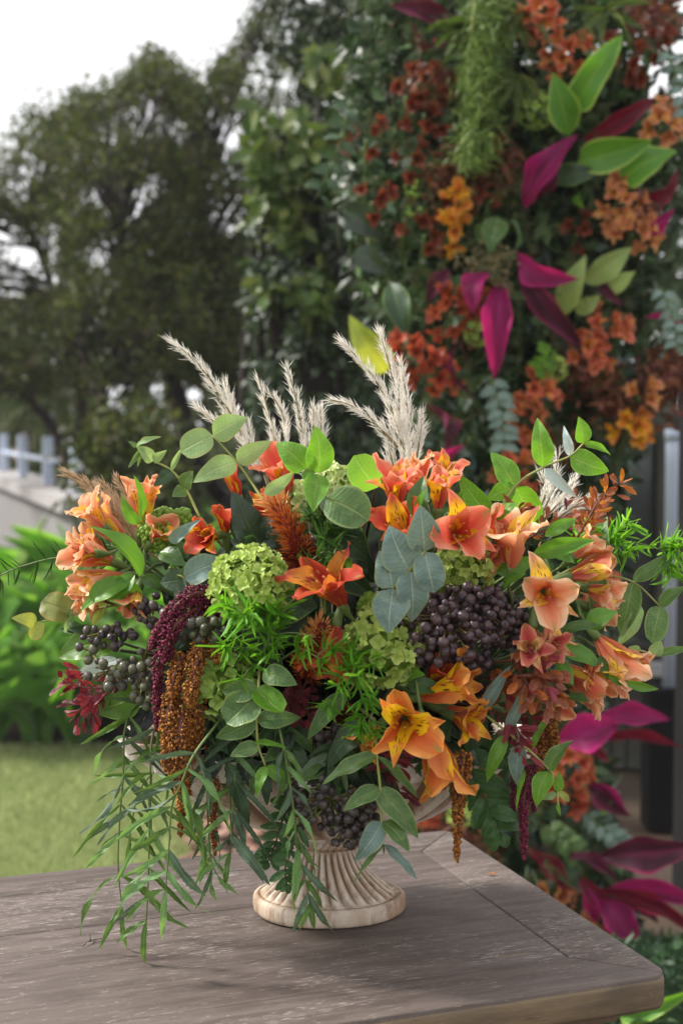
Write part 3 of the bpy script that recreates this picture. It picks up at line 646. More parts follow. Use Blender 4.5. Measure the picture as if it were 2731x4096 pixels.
# ---- strap-leaved bed plants on the left
bedmats = ['bed_a', 'bed_b', 'bed_c']
M['bed_a'] = leafmat('bed_leaf', (.14, .3, .05), (.09, .21, .04), (.24, .4, .12), .35, .35, 0, veins=0)
M['bed_b'] = leafmat('bed_bright_leaf', (.22, .44, .07), (.16, .34, .05), (.28, .48, .1), .35, .45, 0, veins=0)
M['bed_c'] = leafmat('bed_grey_leaf', (.2, .32, .14), (.14, .25, .1), (.3, .4, .22), .3, .3, 0, veins=0)
rr = random.Random(5); where = ['against the grey wall', 'in the middle of the bed', 'at the edge of the lawn']
for i in range(46):
    row = i % 3; y = LY + .02 + row * .5 + rr.random() * .3; x = -1.42 + (i / 46) * 1.75 * (y / 5.4) - (0.08 * row) + rr.uniform(-.08, .08) 
    t = thing('strap_leaf_plant', 'green strap-leaved bed plant growing ' + ('at the edge of the lawn', 'in the middle of the bed behind the lawn', 'at the back of the bed against the wall')[row], 'plant', (x, y, 0), ('strap-leaved plants along the lawn edge', 'strap-leaved plants in mid bed', 'strap-leaved plants by the wall')[row])
    for k in range(44):
        a = rr.uniform(0, 6.28); b = V((x, y, 0)) + V((math.cos(a), math.sin(a), 0)) * .04; L = rr.uniform(.3, .56) * (1.0 + .3 * row); e = rr.uniform(.5, 1.3)
        tip = b + V((math.cos(a) * math.cos(e), math.sin(a) * math.cos(e), math.sin(e))) * L
        m = bedmats[min(2, int(rr.random() ** 1.3 * 3))]; me = leafmesh('strap', m, k % 3)
        inst('leaf', me, t, b, tip, V((-math.cos(a) * math.sin(e), -math.sin(a) * math.sin(e), math.cos(e) + .3)), rr.uniform(.01, .021), L * 1.6)

# ---- trees on the left
barkm = plain('dark_bark', (.035, .025, .025), .85, 0, .2, .3, (.018, .014, .014), 12, .5)
treeleaf = cloudmat('small_tree_leaves', [(.045, .07, .016), (.026, .038, .012), (.07, .1, .02), (.04, .04, .02), (.13, .15, .025), (.045, .03, .02)], .5, .4, .2)
TOP = [(-400, 760), (-60, 700), (0, 640), (60, 590), (130, 430), (190, 450), (250, 470), (320, 400), (400, 400), (470, 350), (560, 240), (650, 250), (720, 310), (800, 390), (850, 330), (930, 200), (1000, 140), (1060, 60), (1100, -200), (1500, -300)]
def topy(px):
    for (a, b), (c, d) in zip(TOP, TOP[1:]):
        if a <= px <= c: return b + (d - b) * (px - a) / (c - a)
    return TOP[-1][1] if px > 0 else TOP[0][1]
def tree(label, trunks, x0, x1, ybot, n, Ymid, seed, density=60):
    r = random.Random(seed); g = np.random.default_rng(seed)
    t = thing('tree', label, 'tree', P(trunks[0][0][0], 2200, Ymid) * 1, None); limbs = []
    ORG[t.name] = V(t.location)
    for pts in trunks:
        P3 = [P(x, y, Ymid + (k * .12 * r.choice((-1, 1)) if k else 0)) for k, (x, y) in enumerate(pts)]
        g0 = V(P3[0]); g0.z = 0; g0.x += r.uniform(-.1, .1); P3 = [g0] + P3; sp = spline(P3, 26)
        MB().tube(sp, .055, .014, 8, rf=lambda s: 1 + .12 * math.sin(s * 21)).build('trunk', barkm, t); limbs.append(sp)
    C = []; tries = 0
    while len(C) < n and tries < n * 30:
        tries += 1; px = r.uniform(x0, x1); ty = topy(px); py = ty + (ybot - ty) * r.random() ** .85
        nv = noise.noise(V((px / 120., py / 120., seed)))
        if nv < .1 - .0004 * max(0, py - 1100) and r.random() < .98: continue
        C.append(P(px, py, Ymid + r.uniform(-.8, .8)))
    for k in range(60):
        px = r.uniform(x0, x1); C.append(P(px, topy(px) + r.uniform(0, 90) + 60 * noise.noise(V((px / 40., 1, seed))), Ymid + r.uniform(-.5, .5)))
    br = MB()
    for c in r.sample(C, int(len(C) * .55)):
        sp = min(limbs, key=lambda s: min((q - c).length for q in s[8:])); q = min(sp[8:], key=lambda q: (q - c).length + (.6 if q.z > c.z else 0))
        m = q.lerp(c, .5) + V((r.uniform(-.08, .08), r.uniform(-.1, .1), r.uniform(-.02, .12))); br.tube(spline([q, m, c], 6), .009, .003, 4, False)
    br.build('branches', barkm, t)
    C = np.array([tuple(c) for c in C]); k = density; CC = np.repeat(C, k, 0) + g.normal(size=(len(C) * k, 3)) * np.array([.052, .07, .048]); D = g.normal(size=CC.shape) + np.array([0, 0, -.3]); N = g.normal(size=CC.shape) + np.array([0, -.3, .8])
    put('crown', leafcloud('crown', CC, D, N, .037 * (.6 + g.random(len(CC)) * .8), .021, treeleaf), t); return t
tree('bare-stemmed dark tree farthest left over the white fence', [[(280, 1990), (330, 1600), (220, 1200), (120, 900)], [(300, 1900), (120, 1600), (-80, 1500)]], -330, 400, 1560, 400, 8.4, 21, 44)
tree('dark small-leaved tree with forked trunk left of the pampas plumes', [[(560, 2010), (519, 1942), (414, 1682), (421, 1437), (449, 1240), (500, 800)], [(560, 2010), (500, 1850), (414, 1619), (330, 1402), (260, 1150)]], 250, 800, 1500, 400, 7.6, 22, 44)
tree('dark tree with leaning trunks behind the pampas plumes', [[(930, 2050), (877, 1977), (737, 1731), (666, 1465), (652, 1310), (680, 800)], [(760, 1800), (659, 1451), (505, 1331), (420, 1150)], [(1010, 1900), (933, 1521), (807, 1205), (760, 900)]], 620, 1200, 1500, 430, 7.9, 23, 44)
# dim hedge further back
hedgemat = cloudmat('hedge_leaves', [(.07, .095, .035), (.1, .15, .05), (.15, .2, .07), (.24, .26, .12), (.07, .08, .05)], .5, .35, .3)
def hedge(name, label, cat, n, x0, x1, y0f, y1, Y0_, Y1_, L, W, mat, seed, gap=-.9, nmul=None, kind=None, soft=0):
    g = np.random.default_rng(seed); r = random.Random(seed); C = []
    while len(C) < n:
        px = r.uniform(x0, x1); y0 = y0f(px); py = y0 + (y1 - y0) * r.random()
        if noise.noise(V((px / 120., py / 120., seed * 3.1))) < gap: continue
        if soft and r.random() > min(1, max(0, (px - x0 - 60 * noise.noise(V((py / 90., 3, seed)))) / soft)) ** 1.3: continue
        C.append(tuple(P(px, py, r.uniform(Y0_, Y1_))))
    C = np.array(C); D = g.normal(size=C.shape) + np.array([0, 0, -.7]); N = g.normal(size=C.shape) * .7 + np.array([-.3, -1., .7])
    t = thing(name, label, cat, (C[0][0], (Y0_ + Y1_) / 2, 0)); o = put('foliage', leafcloud('foliage', C, D, N, L * (.6 + g.random(n) * .8), W, mat), t)
    st = MB()
    for k in range(14):
        px = x0 + (x1 - x0) * (k + 4) / 19; a = P(px, 1900, Y1_ - .1); a.z = 0; b = P(px + r.uniform(-40, 40), y0f(px) + 260, Y1_ - .1); st.tube(spline([a, a.lerp(b, .5) + V((r.uniform(-.1, .1), 0, 0)), b], 8), .02, .006, 5)
    st.build('stems', barkm, t); return t
hedge('hedge', 'dim tall hedge far behind the small-leaved trees', 'hedge', 15000, -250, 1300, lambda x: 1180 - max(0, x - 500) * .3 + 120 * noise.noise(V((x / 90., 4, 0))), 2080, 10.5, 11.6, .085, .05, hedgemat, 3, -.24)
hedge('hedge', 'low dark shrubs filling the space under the trees', 'shrubs', 4500, 420, 1300, lambda x: 1760, 2350, 8.4, 9.0, .06, .035, hedgemat, 9, -.35)
# pink-white house gable seen through the leaves far left
hz = thing('distant_house', 'pale pinkish house wall glimpsed through the trees', 'house', P(60, 1500, 16)); mb = MB(); a, b = P(-260, 1500, 16), P(150, 1500, 16); a.z = b.z = 0; boxbeam(mb, a, b, .3, CAMH + 1.25); mb.build('wall', plain('pale_render', (.5, .36, .3), .8), hz)
mb = MB(); a.z = b.z = CAMH + 1.252; boxbeam(mb, a, b, .6, .12); mb.build('roof', plain('roof_tile', (.3, .14, .1), .8), hz)

# climbing plant panel between trees and column
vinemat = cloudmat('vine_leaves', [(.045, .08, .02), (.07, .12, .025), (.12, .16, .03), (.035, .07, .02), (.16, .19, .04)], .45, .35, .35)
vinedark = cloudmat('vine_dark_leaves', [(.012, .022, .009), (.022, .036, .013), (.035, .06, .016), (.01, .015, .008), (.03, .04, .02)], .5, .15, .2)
def vtop(px): return -260 + 160 * noise.noise(V((px / 70., 0, 2))) + max(0, 1150 - px) * 1.6
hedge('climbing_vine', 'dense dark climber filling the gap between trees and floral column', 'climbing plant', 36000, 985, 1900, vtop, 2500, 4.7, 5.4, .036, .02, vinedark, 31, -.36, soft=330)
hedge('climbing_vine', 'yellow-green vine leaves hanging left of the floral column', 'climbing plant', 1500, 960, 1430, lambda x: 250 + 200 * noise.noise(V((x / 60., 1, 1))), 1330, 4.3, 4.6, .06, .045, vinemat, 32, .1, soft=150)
hedge('climbing_vine', 'mid-green creeper behind the tallest pampas plume', 'climbing plant', 4200, 980, 1560, lambda x: 900, 2300, 4.35, 4.6, .036, .02, cloudmat('creeper_leaves', [(.015, .03, .01), (.025, .05, .015), (.045, .08, .025), (.02, .03, .018)], .45, .2, .5), 33, -.1)

# ---- timber post, boarded wall, white pipe on the right
woodgrey = groundmat('olive_grey_boards', (.06, .06, .048), (.04, .04, .034), (.08, .078, .062), 4, .2)
woodblk = groundmat('black_timber', (.006, .0055, .006), (.01, .009, .009), (.004, .004, .004), 4, .3)
t = thing('timber_post', 'tall black timber post at the right edge', 'post', (P(2790, 2000, 3.5).x, 3.5, 0)); c = t.location
mb = MB(); mb.box(P(2704, 2200, 3.62).x, c.x + .2, 3.42, 3.62, 0, 1.36, .004); mb.build('shaft', woodblk, t)
mb = MB(); mb.box(P(2730, 2200, 3.6).x, c.x + .16, 3.45, 3.6, 1.362, 3.6, .004); mb.build('upper_shaft', woodblk, t)
mb = MB(); mb.box(P(2708, 2200, 3.64).x, c.x + .22, 3.4, 3.64, -.01, .12, .006); mb.build('foot_plate', woodblk, t)
t = thing('boarded_cabin', 'olive grey boarded cabin wall behind the floral column', 'cabin', P(2560, 2400, 4.9))
for k in range(9):
    a = P(2330 + k * 62, 2400, 4.9).x; mb = MB(); w = P(2392, 2200, 4.9).x - P(2330, 2200, 4.9).x
    z1 = 1.05 + rr.uniform(0, .004); mb.box(a, a + w - .006, 4.9 + rr.uniform(0, .006), 4.93, 0, P(2500, 2700, 4.9).z, .003); mb.build('board', woodgrey, t)
mb = MB(); a0, a1 = P(2440, 2700, 4.9), P(2690, 2700, 4.9); mb.box(a0.x, a1.x, 4.84, 4.98, a0.z + .002, a0.z + .05, .004); mb.build('window_sill', groundmat('grey_sill', (.3, .3, .3), (.25, .25, .25), (.2, .2, .2), 5), t)
z0, z1 = a0.z + .052, P(2500, 1690, 4.9).z; 
for (q0, q1, nm) in ((2620, 2668, 'window_frame'), (2440, 2470, 'window_frame')):
    mb = MB(); mb.box(P(q0, 2200, 4.9).x, P(q1, 2200, 4.9).x, 4.88, 4.94, z0, z1, .003); mb.build(nm, woodgrey, t)
mb = MB(); mb.box(P(2472, 2200, 4.92).x, P(2618, 2200, 4.92).x, 4.905, 4.93, P(2500, 2590, 4.92).z, P(2500, 2560, 4.92).z, .003); mb.build('window_bar', woodgrey, t)
gl = NT('dim_window_glass'); b = gl.n('ShaderNodeBsdfPrincipled'); b.inputs['Base Color'].default_value = (.03, .04, .04, 1); b.inputs['Roughness'].default_value = .08; gl.l(b.outputs[0], gl.out.inputs[0])
mb = MB(); mb.box(P(2472, 2200, 4.93).x, P(2618, 2200, 4.93).x, 4.935, 4.94, z0, z1, .001); mb.build('window_pane', gl.m, t)
mb = MB(); mb.box(P(2420, 2200, 4.9).x, P(3000, 2200, 4.9).x, 4.95, 5.3, 0, P(2500, 1640, 4.95).z, .003); mb.build('cabin_body', woodgrey, t)
t = thing('white_pipe', 'white vertical pipe beside the black timber post', 'pipe', onz(2684, 2700, .4))
x = P(2681, 2200, 4.2).x; MB().tube([V((x, 4.2, P(2692, 2745, 4.2).z)), V((x, 4.2, 1.1)), V((x, 4.2, P(2692, 1722, 4.2).z))], .0195, .0195, 16).build('tube', white, t)
MB().tube([V((x, 4.2, P(2692, 1722, 4.2).z - .03)), V((x, 4.2, P(2692, 1722, 4.2).z + .004))], .023, .023, 16).build('cap', white, t)
mb = MB(); mb.box(x - .07, x + .05, 4.15, 4.25, 0, P(2692, 2745, 4.2).z - .001, .003); mb.build('plinth', woodblk, t)

# ================================================================== TABLE
tc_ = onz(2678, 3893, TZ); tb = onz(1800, 3318, TZ)
dv = (tb - tc_); dv.z = 0; TD = dv.length; dv.normalize(); du = V((-dv.y, dv.x, 0))        # dv: back ; du: left
if du.x > 0: du = -du
TL = 1.45
def woodmat(name, base, dark, pale, rot=False, tan=(.25, .17, .11), wear=1.0, edge=False):
    t = NT(name); s = (5.0, 46, 46) if not rot else (46, 5.0, 46); co = t.obj(s); c1 = t.obj()
    co9 = t.obj(tuple(x * (.55 if x < 10 else 1.15) for x in s) if not edge else s)
    n1 = t.noise(2.2, 6, co, .6, .3); n2 = t.noise(9.0, 5, t.obj((7, 44, 44)), .78, .15); n9 = t.noise(3.2, 5, t.obj((1.6, 4, 4)), .6, .4); n3 = t.noise(1.6, 3, c1); n4 = t.noise(16.0, 4, co, .6, .2); n5 = t.noise(90, 3, c1)
    col = t.mix(t.mr(n1, .38, .6), base, dark); col = t.mix(t.mr(n3, .35, .7, 0, .5), col, tuple(x * 1.25 for x in base))
    patch = t.mr(n9, .4, .6)
    chip = t.math('MULTIPLY', t.mr(t.math('ADD', n2, t.math('MULTIPLY', t.math('SUBTRACT', patch, 1.0), .07)), .55, .58), .8); chip2 = t.math('MULTIPLY', t.mr(n4, .62, .66), t.mr(n9, .5, .6))
    col = t.mix(t.math('MULTIPLY', chip, .72 * wear), col, pale); col = t.mix(t.math('MULTIPLY', chip2, .7 * wear), col, pale)
    col = t.mix(t.mr(n9, .3, .42, .55, 0), col, tuple(x * .6 for x in dark)); col = t.mix(t.mr(n1, .66, .74, 0, .6 * wear), col, tan)
    n6 = t.noise(4, 4, co); col = t.mix(t.mr(n6, .66, .72, 0, .6), col, (.05, .035, .03))
    h = t.math('ADD', t.math('MULTIPLY', n1, .6), t.math('ADD', t.math('MULTIPLY', chip, -.5), t.math('MULTIPLY', n4, .35)))
    return t.done(col, t.mr(n2, .3, .7, .5, .75), .35, 0, None, t.bump(h, .55, .0012))
wtop = woodmat('worn_taupe_paint', (.125, .097, .085), (.072, .054, .046), (.4, .35, .32))
wtopr = woodmat('worn_taupe_paint_cross', (.125, .097, .085), (.072, .054, .046), (.4, .35, .32), True)
wside = woodmat('worn_bare_edge', (.17, .12, .07), (.09, .065, .045), (.26, .2, .13), False, (.36, .2, .08), 1.2)
table = thing('wooden_table', 'weathered taupe wooden table with framed top under the urn', 'table', (tc_.x, tc_.y, 0))
# local frame: +X = along du (left), +Y = dv (back)
table.rotation_euler = (0, 0, math.atan2(-du.y, -du.x))
# with this rotation local +X points right (away from du); so left is -X
def tl(mb, name, mat):
    o = link(bpy.data.objects.new(name, mesh(name, mb.v, mb.f, mat, mb.u, False))); o.parent = table; return o
TH = .03; FW = .062
def bevmod(o, w=.004, s=3):
    b = o.modifiers.new('bevel', 'BEVEL'); b.width = w; b.segments = s; b.limit_method = 'ANGLE'; b.harden_normals = False
    o.data.polygons.foreach_set('use_smooth', np.ones(len(o.data.polygons), dtype=bool))
def poly(pts, z0, z1):
    mb = MB(); n = len(pts); mb.v = [V((x, y, z0)) for x, y in pts] + [V((x, y, z1)) for x, y in pts]; mb.u = [(0, 0)] * (2 * n)
    mb.f = [tuple(reversed(range(n))), tuple(range(n, 2 * n))] + [(i, (i + 1) % n, n + (i + 1) % n, n + i) for i in range(n)]; return mb
g = .0006; rc = .016
def arc(cx, cy, r, a0, a1, n=6): return [(cx + r * math.cos(R(a0 + (a1 - a0) * i / (n - 1))), cy + r * math.sin(R(a0 + (a1 - a0) * i / (n - 1)))) for i in range(n)]
front = [(-TL + FW * 1.0, FW), (-TL, 0)] + arc(-rc, rc, rc, -90, -45, 4) + [(-FW, FW)]
right = [(-FW + g, FW + g)] + arc(-rc, rc, rc, -45, 0, 4) + arc(-rc, TD - rc, rc, 0, 45, 4) + [(-FW + g, TD - FW - g)]
back = [(-FW, TD - FW)] + arc(-rc, TD - rc, rc, 45, 90, 4) + [(-TL, TD), (-TL + FW, TD - FW)]
left = [(-TL, 0 + g), (-TL + FW - g, FW + g), (-TL + FW - g, TD - FW - g), (-TL, TD - g)]
def shrink(pts, e=.0005):
    cx = sum(p[0] for p in pts) / len(pts); return pts
for nm, pts, m in (('frame_board', front, wtop), ('frame_board', right, wtop), ('frame_board', back, wtop), ('frame_board', left, wtopr)):
    o = tl(poly(pts, TZ - TH, TZ), nm, m); bevmod(o, .0016, 2)
npl = 3; pw = (TD - 2 * FW) / npl
for k in range(npl):
    mb = poly([(-TL + FW, FW + g + k * pw), (-FW - g, FW + g + k * pw), (-FW - g, FW + (k + 1) * pw + g * .7), (-TL + FW, FW + (k + 1) * pw + g * .7)], TZ - TH + .004, TZ - .0006 - .0003 * (k % 2)); o = tl(mb, 'plank', wtop); o.data.transform(Matrix()); bevmod(o, .0004, 2)
# thick worn edge under the top, then a stepped moulding and apron, legs
def ring(x0, x1, y0, y1, r): return arc(x1 - r, y0 + r, r, -90, 0, 6) + arc(x1 - r, y1 - r, r, 0, 90, 6) + [(x0, y1), (x0, y0)]
# the visible bare side: skin around the frame boards
e = .0015
o = tl(poly(ring(-TL - e, e, -e, TD + e, rc + e), TZ - TH + .0008, TZ - .0035), 'worn_edge', wside); bevmod(o, .0035, 3)
for k, (ins, za, zb) in enumerate(((.012, TZ - TH - .007, TZ - TH + .0005), (.026, TZ - TH - .018, TZ - TH - .0075), (.04, TZ - .16, TZ - TH - .0185))):
    o = tl(poly(ring(-TL + ins, -ins, ins, TD - ins, .014), za, zb), 'moulding' if k < 2 else 'apron', wside if k < 2 else wtop); bevmod(o, .003, 2)
for x in (-TL + .08, -.08):
    for y in (.08, TD - .08):
        mb = MB(); mb.box(x - .026, x + .026, y - .026, y + .026, .0, TZ - .161, .004); tl(mb, 'leg', wtop)
def on_table(px, py): return onz(px, py, TZ)
# dry twig and crumbs on the table
t = thing('dry_twig', 'tiny dry twig lying on the table top at left', 'twig', on_table(375, 3768)); p = on_table(330, 3790); q = on_table(408, 3758)
MB().tube(spline([p + V((0, 0, .001)), on_table(360, 3772) + V((0, 0, .002)), q + V((0, 0, .001))], 8), .0004, .0003, 5).build('twig', M['stem_dark'], t)
MB().tube([on_table(362, 3772) + V((0, 0, .0015)), on_table(360, 3756) + V((0, 0, .004))], .0008, .0007, 5).build('bud', M['stem_dark'], t)
t = thing('fallen_petal', 'small rust-coloured dry petal on the table right of the urn', 'petal', on_table(1965, 3502)); leaf(t, on_table(1950, 3500) + V((0, 0, .001)), on_table(1988, 3506) + V((0, 0, .002)), .004, 'lance', 'copper_or', V((0, 0, 1)))

# ================================================================== URN
def urnmat():
    t = NT('whitewashed_carved_wood'); co = t.obj((1, 1, .35)); n1 = t.noise(45, 6, co, .65, .4); n2 = t.noise(150, 4, t.obj((1, 1, .2)), .6); n3 = t.noise(14, 3, t.obj())
    ru, rv = t.uv()
    col = t.mix(t.mr(n1, .35, .68), (.62, .52, .42), (.36, .24, .15)); col = t.mix(t.mr(n2, .5, .66, 0, .8), col, (.2, .115, .06))
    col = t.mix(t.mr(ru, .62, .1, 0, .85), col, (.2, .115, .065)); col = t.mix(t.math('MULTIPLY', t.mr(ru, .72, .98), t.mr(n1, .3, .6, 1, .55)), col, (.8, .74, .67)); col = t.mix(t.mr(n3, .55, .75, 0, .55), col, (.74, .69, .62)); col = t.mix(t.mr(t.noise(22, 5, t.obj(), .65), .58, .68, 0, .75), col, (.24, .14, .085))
    return t.done(col, .7, .25, 0, None, t.bump(t.math('ADD', n1, n2), .5, .0012))
M['urn'] = urnmat()
bx, by = BASE.x, BASE.y
urn = thing('urn', 'whitewashed carved wooden pedestal urn with twisted fluting', 'urn', (bx, by, TZ))
RA = 310 * PXM; OV = .74
def revolve(prof_, nth, rf=None, ox=1.0, oy=OV, cap=(True, True), wob=0):
    """prof_: list of (r, z)"""
    mb = MB(); n = len(prof_)
    for i, (r, z) in enumerate(prof_):
        for j in range(nth):
            th = 2 * math.pi * j / nth; q = r * (rf(i / (n - 1), th, z) if rf else 1)
            mb.v.append(V((bx + q * math.cos(th) * ox, by + q * math.sin(th) * oy, TZ + z))); mb.u.append((min(1, max(0, (q / r - .93) / .12)) if rf else .75, i / n))
    for i in range(n - 1):
        for j in range(nth): mb.f.append((i * nth + j, i * nth + (j + 1) % nth, (i + 1) * nth + (j + 1) % nth, (i + 1) * nth + j))
    if cap[0]: mb.f.append(tuple(reversed(range(nth))))
    if cap[1]: mb.f.append(tuple((n - 1) * nth + j for j in range(nth)))
    return mb
def supel(i, th, z): 
    return 1 + .018 * math.sin(3 * th + 1) + .010 * math.sin(5 * th)
d = [(.97, 0.0005), (.992, .002), (1.0, .005), (1.0, .011), (.992, .0145), (.965, .0165), (.93, .0172), (.925, .0162), (.9, .016)]
revolve([(r * RA, z) for r, z in d], 96, supel).build('foot_disc', M['urn'], urn)
# fluted flaring pedestal
NF = 30; prf = []
H0, H1 = .016, .062
for i in range(36):
    s = i / 35; r = .375 + (.885 - .375) * (1 - s) ** 1.75; prf.append((r * RA, H0 + (H1 - H0) * s))
def flute(s, th, z):
    ph = NF * th + 5.2 * s ** .8 * 1.0 + 1.0; c = abs(math.sin(ph / 2)) ; env = min(1, s * 12) * min(1, (1 - s) * 8)
    c *= 1 + .12 * noise.noise(V((th * 9, s * 6, 1)))
    return 1 + .006 * noise.noise(V((th * 14, s * 9, 7))) + env * (.15 * (c ** .6) - .11) * (1 if s < .8 else 1)
revolve(prf, 480, flute).build('fluted_pedestal', M['urn'], urn)
# rope ring: twisted beads around the neck
mbr = MB(); zr = H1 + .004; RR = .40 * RA
for k in range(30):
    th = 2 * math.pi * k / 30; pc = V((bx + RR * math.cos(th), by + RR * OV * math.sin(th), TZ + zr)); tg = V((-math.sin(th), OV * math.cos(th), 0)).normalized(); a = (tg + V((0, 0, .8))).normalized()
    mbr.tube([pc - a * .0048, pc - a * .003, pc, pc + a * .003, pc + a * .0048], .003, .003, 7, rf=lambda s: .35 + .75 * math.sin(math.pi * (s * .8 + .1)))
mbr.build('rope_ring', M['urn'], urn)
nk = [(.36, H1 - .001), (.37, H1 + .002), (.375, H1 + .006), (.4, H1 + .009), (.43, H1 + .013)]
revolve([(r * RA, z) for r, z in nk], 64).build('neck', M['urn'], urn)
# shell-like fluted bowl, long oval
prb = []; HB0, HB1 = H1 + .012, .168
for i in range(34):
    s = i / 33; r = .43 + (2.55 - .43) * (s ** .78) * (1 + .0 * s); z = HB0 + (HB1 - HB0) * (s ** 1.35) ; prb.append((r * RA, z))
for i in range(10): s = i / 9; prb.append(((2.55 - .12 * s) * RA, HB1 + .004 * math.sin(math.pi * s) - .02 * s))
def shell(s, th, z):
    ph = 15 * th + 1.6 * math.sin(th) + 2.2 * s; env = min(1, s * 4); c = math.sin(ph)
    return 1 + env * (.085 * c + .03 * math.sin(2 * ph + .6)) * (1 - .0 * s) + .02 * math.sin(3 * th) * s
revolve(prb, 400, shell, 1.0, .62, (True, False)).build('shell_bowl', M['urn'], urn)
# unseen dark leafy mound, added inside the bowl to block light between the stems
moundm = cloudmat('dark_moss', [(.012, .018, .008), (.02, .03, .012), (.03, .04, .015)], .9, 0, .1)
fo = thing('light_block_mound', 'unseen dark mound added inside the urn to block light between the stems', 'light blocker', HEART)
mb = revolve([(.05, .16), (.125, .165), (.14, .185), (.13, .215), (.1, .245), (.05, .265), (.01, .27)], 40, lambda s, th, z: 1 + .06 * math.sin(5 * th + z * 90), 1.0, .62)
mb.build('block', plain('dark_mound', (.015, .022, .012), .95, 0, .1), fo)
n = 2500; th = nrg.random(n) * 6.28; ph = nrg.random(n); rad = .14 * np.sqrt(1 - ph ** 2 * .9); C = np.stack([bx + rad * np.cos(th), by + rad * .62 * np.sin(th), TZ + .16 + ph * .11], 1); D = np.stack([np.cos(th), np.sin(th), nrg.normal(size=n) * .5 + .3], 1)
o = put('mound_leaves', leafcloud('mound_leaves', C, D, nrg.normal(size=(n, 3)), .018, .01, moundm), fo); o['kind'] = 'stuff'

# low leafy shrub that hides the near end of the wall
g = np.random.default_rng(71); t = thing('shrub', 'dark leafy shrub hanging over the near end of the grey wall', 'shrub', P(380, 2300, 5.9)); C = []
for k in range(46):
    x = 330 + 400 * (k / 46); y = 1680 + 420 * g.random(); 
    if x < 400 and y > 2000: y -= 250
    C.append(tuple(P(x + g.normal() * 30, y, 5.9 + g.normal() * .15)))
C = np.repeat(np.array(C), 42, 0) + g.normal(size=(46 * 42, 3)) * .055; put('foliage', leafcloud('foliage', C, g.normal(size=C.shape) + np.array([0, 0, -.4]), g.normal(size=C.shape) + np.array([0, -.4, .7]), .045 * (.6 + g.random(len(C)) * .8), .026, treeleaf), t)
mb = MB(); a = P(560, 2400, 5.95); a.z = 0
for e in ((420, 1900), (560, 1800), (320, 1800), (650, 1900)): b = P(*e, 5.9); mb.tube(spline([a, a.lerp(b, .5) + V((.03, .02, 0)), b], 10), .025, .006, 6)
mb.build('stems', barkm, t)

# thin haze volume added to imitate the lens flare veil
hz_ = MB(); hz_.box(-40, 40, -3, 30, -1.05, 8.5, .01); hm = bpy.data.materials.new('flare_veil_haze'); hm.use_nodes = True; hm.node_tree.nodes.clear()
ho = hm.node_tree.nodes.new('ShaderNodeOutputMaterial'); hv = hm.node_tree.nodes.new('ShaderNodeVolumePrincipled'); hv.inputs['Color'].default_value = (.95, .95, 1, 1); hv.inputs['Density'].default_value = HAZE; hm.node_tree.links.new(hv.outputs[0], ho.inputs['Volume'])
hzo = hz_.build('haze', hm, None, False); hzo['kind'] = 'stuff'

# ================================================================== BOUQUET
def ax2(dx, dy, c): return V((dx, -c, -dy)).normalized()       # picture direction + towards the camera
AL = 'alstroemeria blooms in the arrangement'
def flower(label, bx_, by_, d, dx, dy, c, L, pal, opn=50, roll=0, n=6, st=True):
    B = Q(bx_, by_, d); t = thing('alstroemeria', label, 'alstroemeria', B, AL); a = ax2(dx, dy, c)
    bloom(t, B, a, L * PXM * .97, pal, opn, R(roll), n, True, stamens=st)
    # ribbed green ovary + pedicel bending into the arrangement
    MB().tube(spline([B - a * .012, B - a * .004, B + a * .006], 7), .0016, .0042, 8, rf=lambda s: 1 + .25 * math.sin(s * 3.1)).build('ovary', M['stem'], t)
    e = HEART + V((rnd.uniform(-.03, .03), .0, rnd.uniform(-.01, .02))); stem(t, [B - a * .011, B - a * .04 + V((0, .012, 0)), (B + e) / 2 + V((0, .02, 0)), e], .0015, .002, 'stem', 12); return t
# left group
flower('peach and coral bloom seen from the side, below the tan pampas plume', 512, 2190, .03, -.62, -.78, .15, 235, 'peachred', 24, 30)
flower('tall upright peach and yellow bloom beside the tan pampas plume', 562, 2135, .05, .12, -1, .25, 250, 'peachred', 33, 60)
flower('pale peach bloom pointing left in the middle of the left cluster', 470, 2255, .05, -1, -.42, .3, 235, 'peach', 32, 10)
flower('small folded peach bloom at the back of the left cluster', 440, 2230, .03, -.75, -.65, .3, 190, 'peach', 30, 50)
flower('peach bloom with dark-dashed yellow throat, lowest of the left cluster', 515, 2305, .06, -1, .12, .5, 250, 'peach', 46, 95)
flower('narrow peach bloom drooping beneath the left cluster', 480, 2300, .05, -.8, .55, .25, 190, 'peachred', 34, 150)
flower('red-orange bloom with striped yellow throat beside the green bud head', 880, 2140, .08, -.55, -.05, .8, 170, 'redorange', 55, 30)
flower('coral red petals folded above the striped bloom left of centre', 905, 2160, .07, -.1, -1, .2, 150, 'redorange', 25, 80, 4, False)
# top centre
flower('coral bloom with yellow striped upper petal in front of the white plumes', 1160, 1990, .08, -.35, -1, .35, 215, 'coral', 48, 60)
flower('slim red-orange bloom left of the coral one in front of the plumes', 960, 2010, .07, -.3, -1, .1, 150, 'redorange', 18, 0, 5, False)
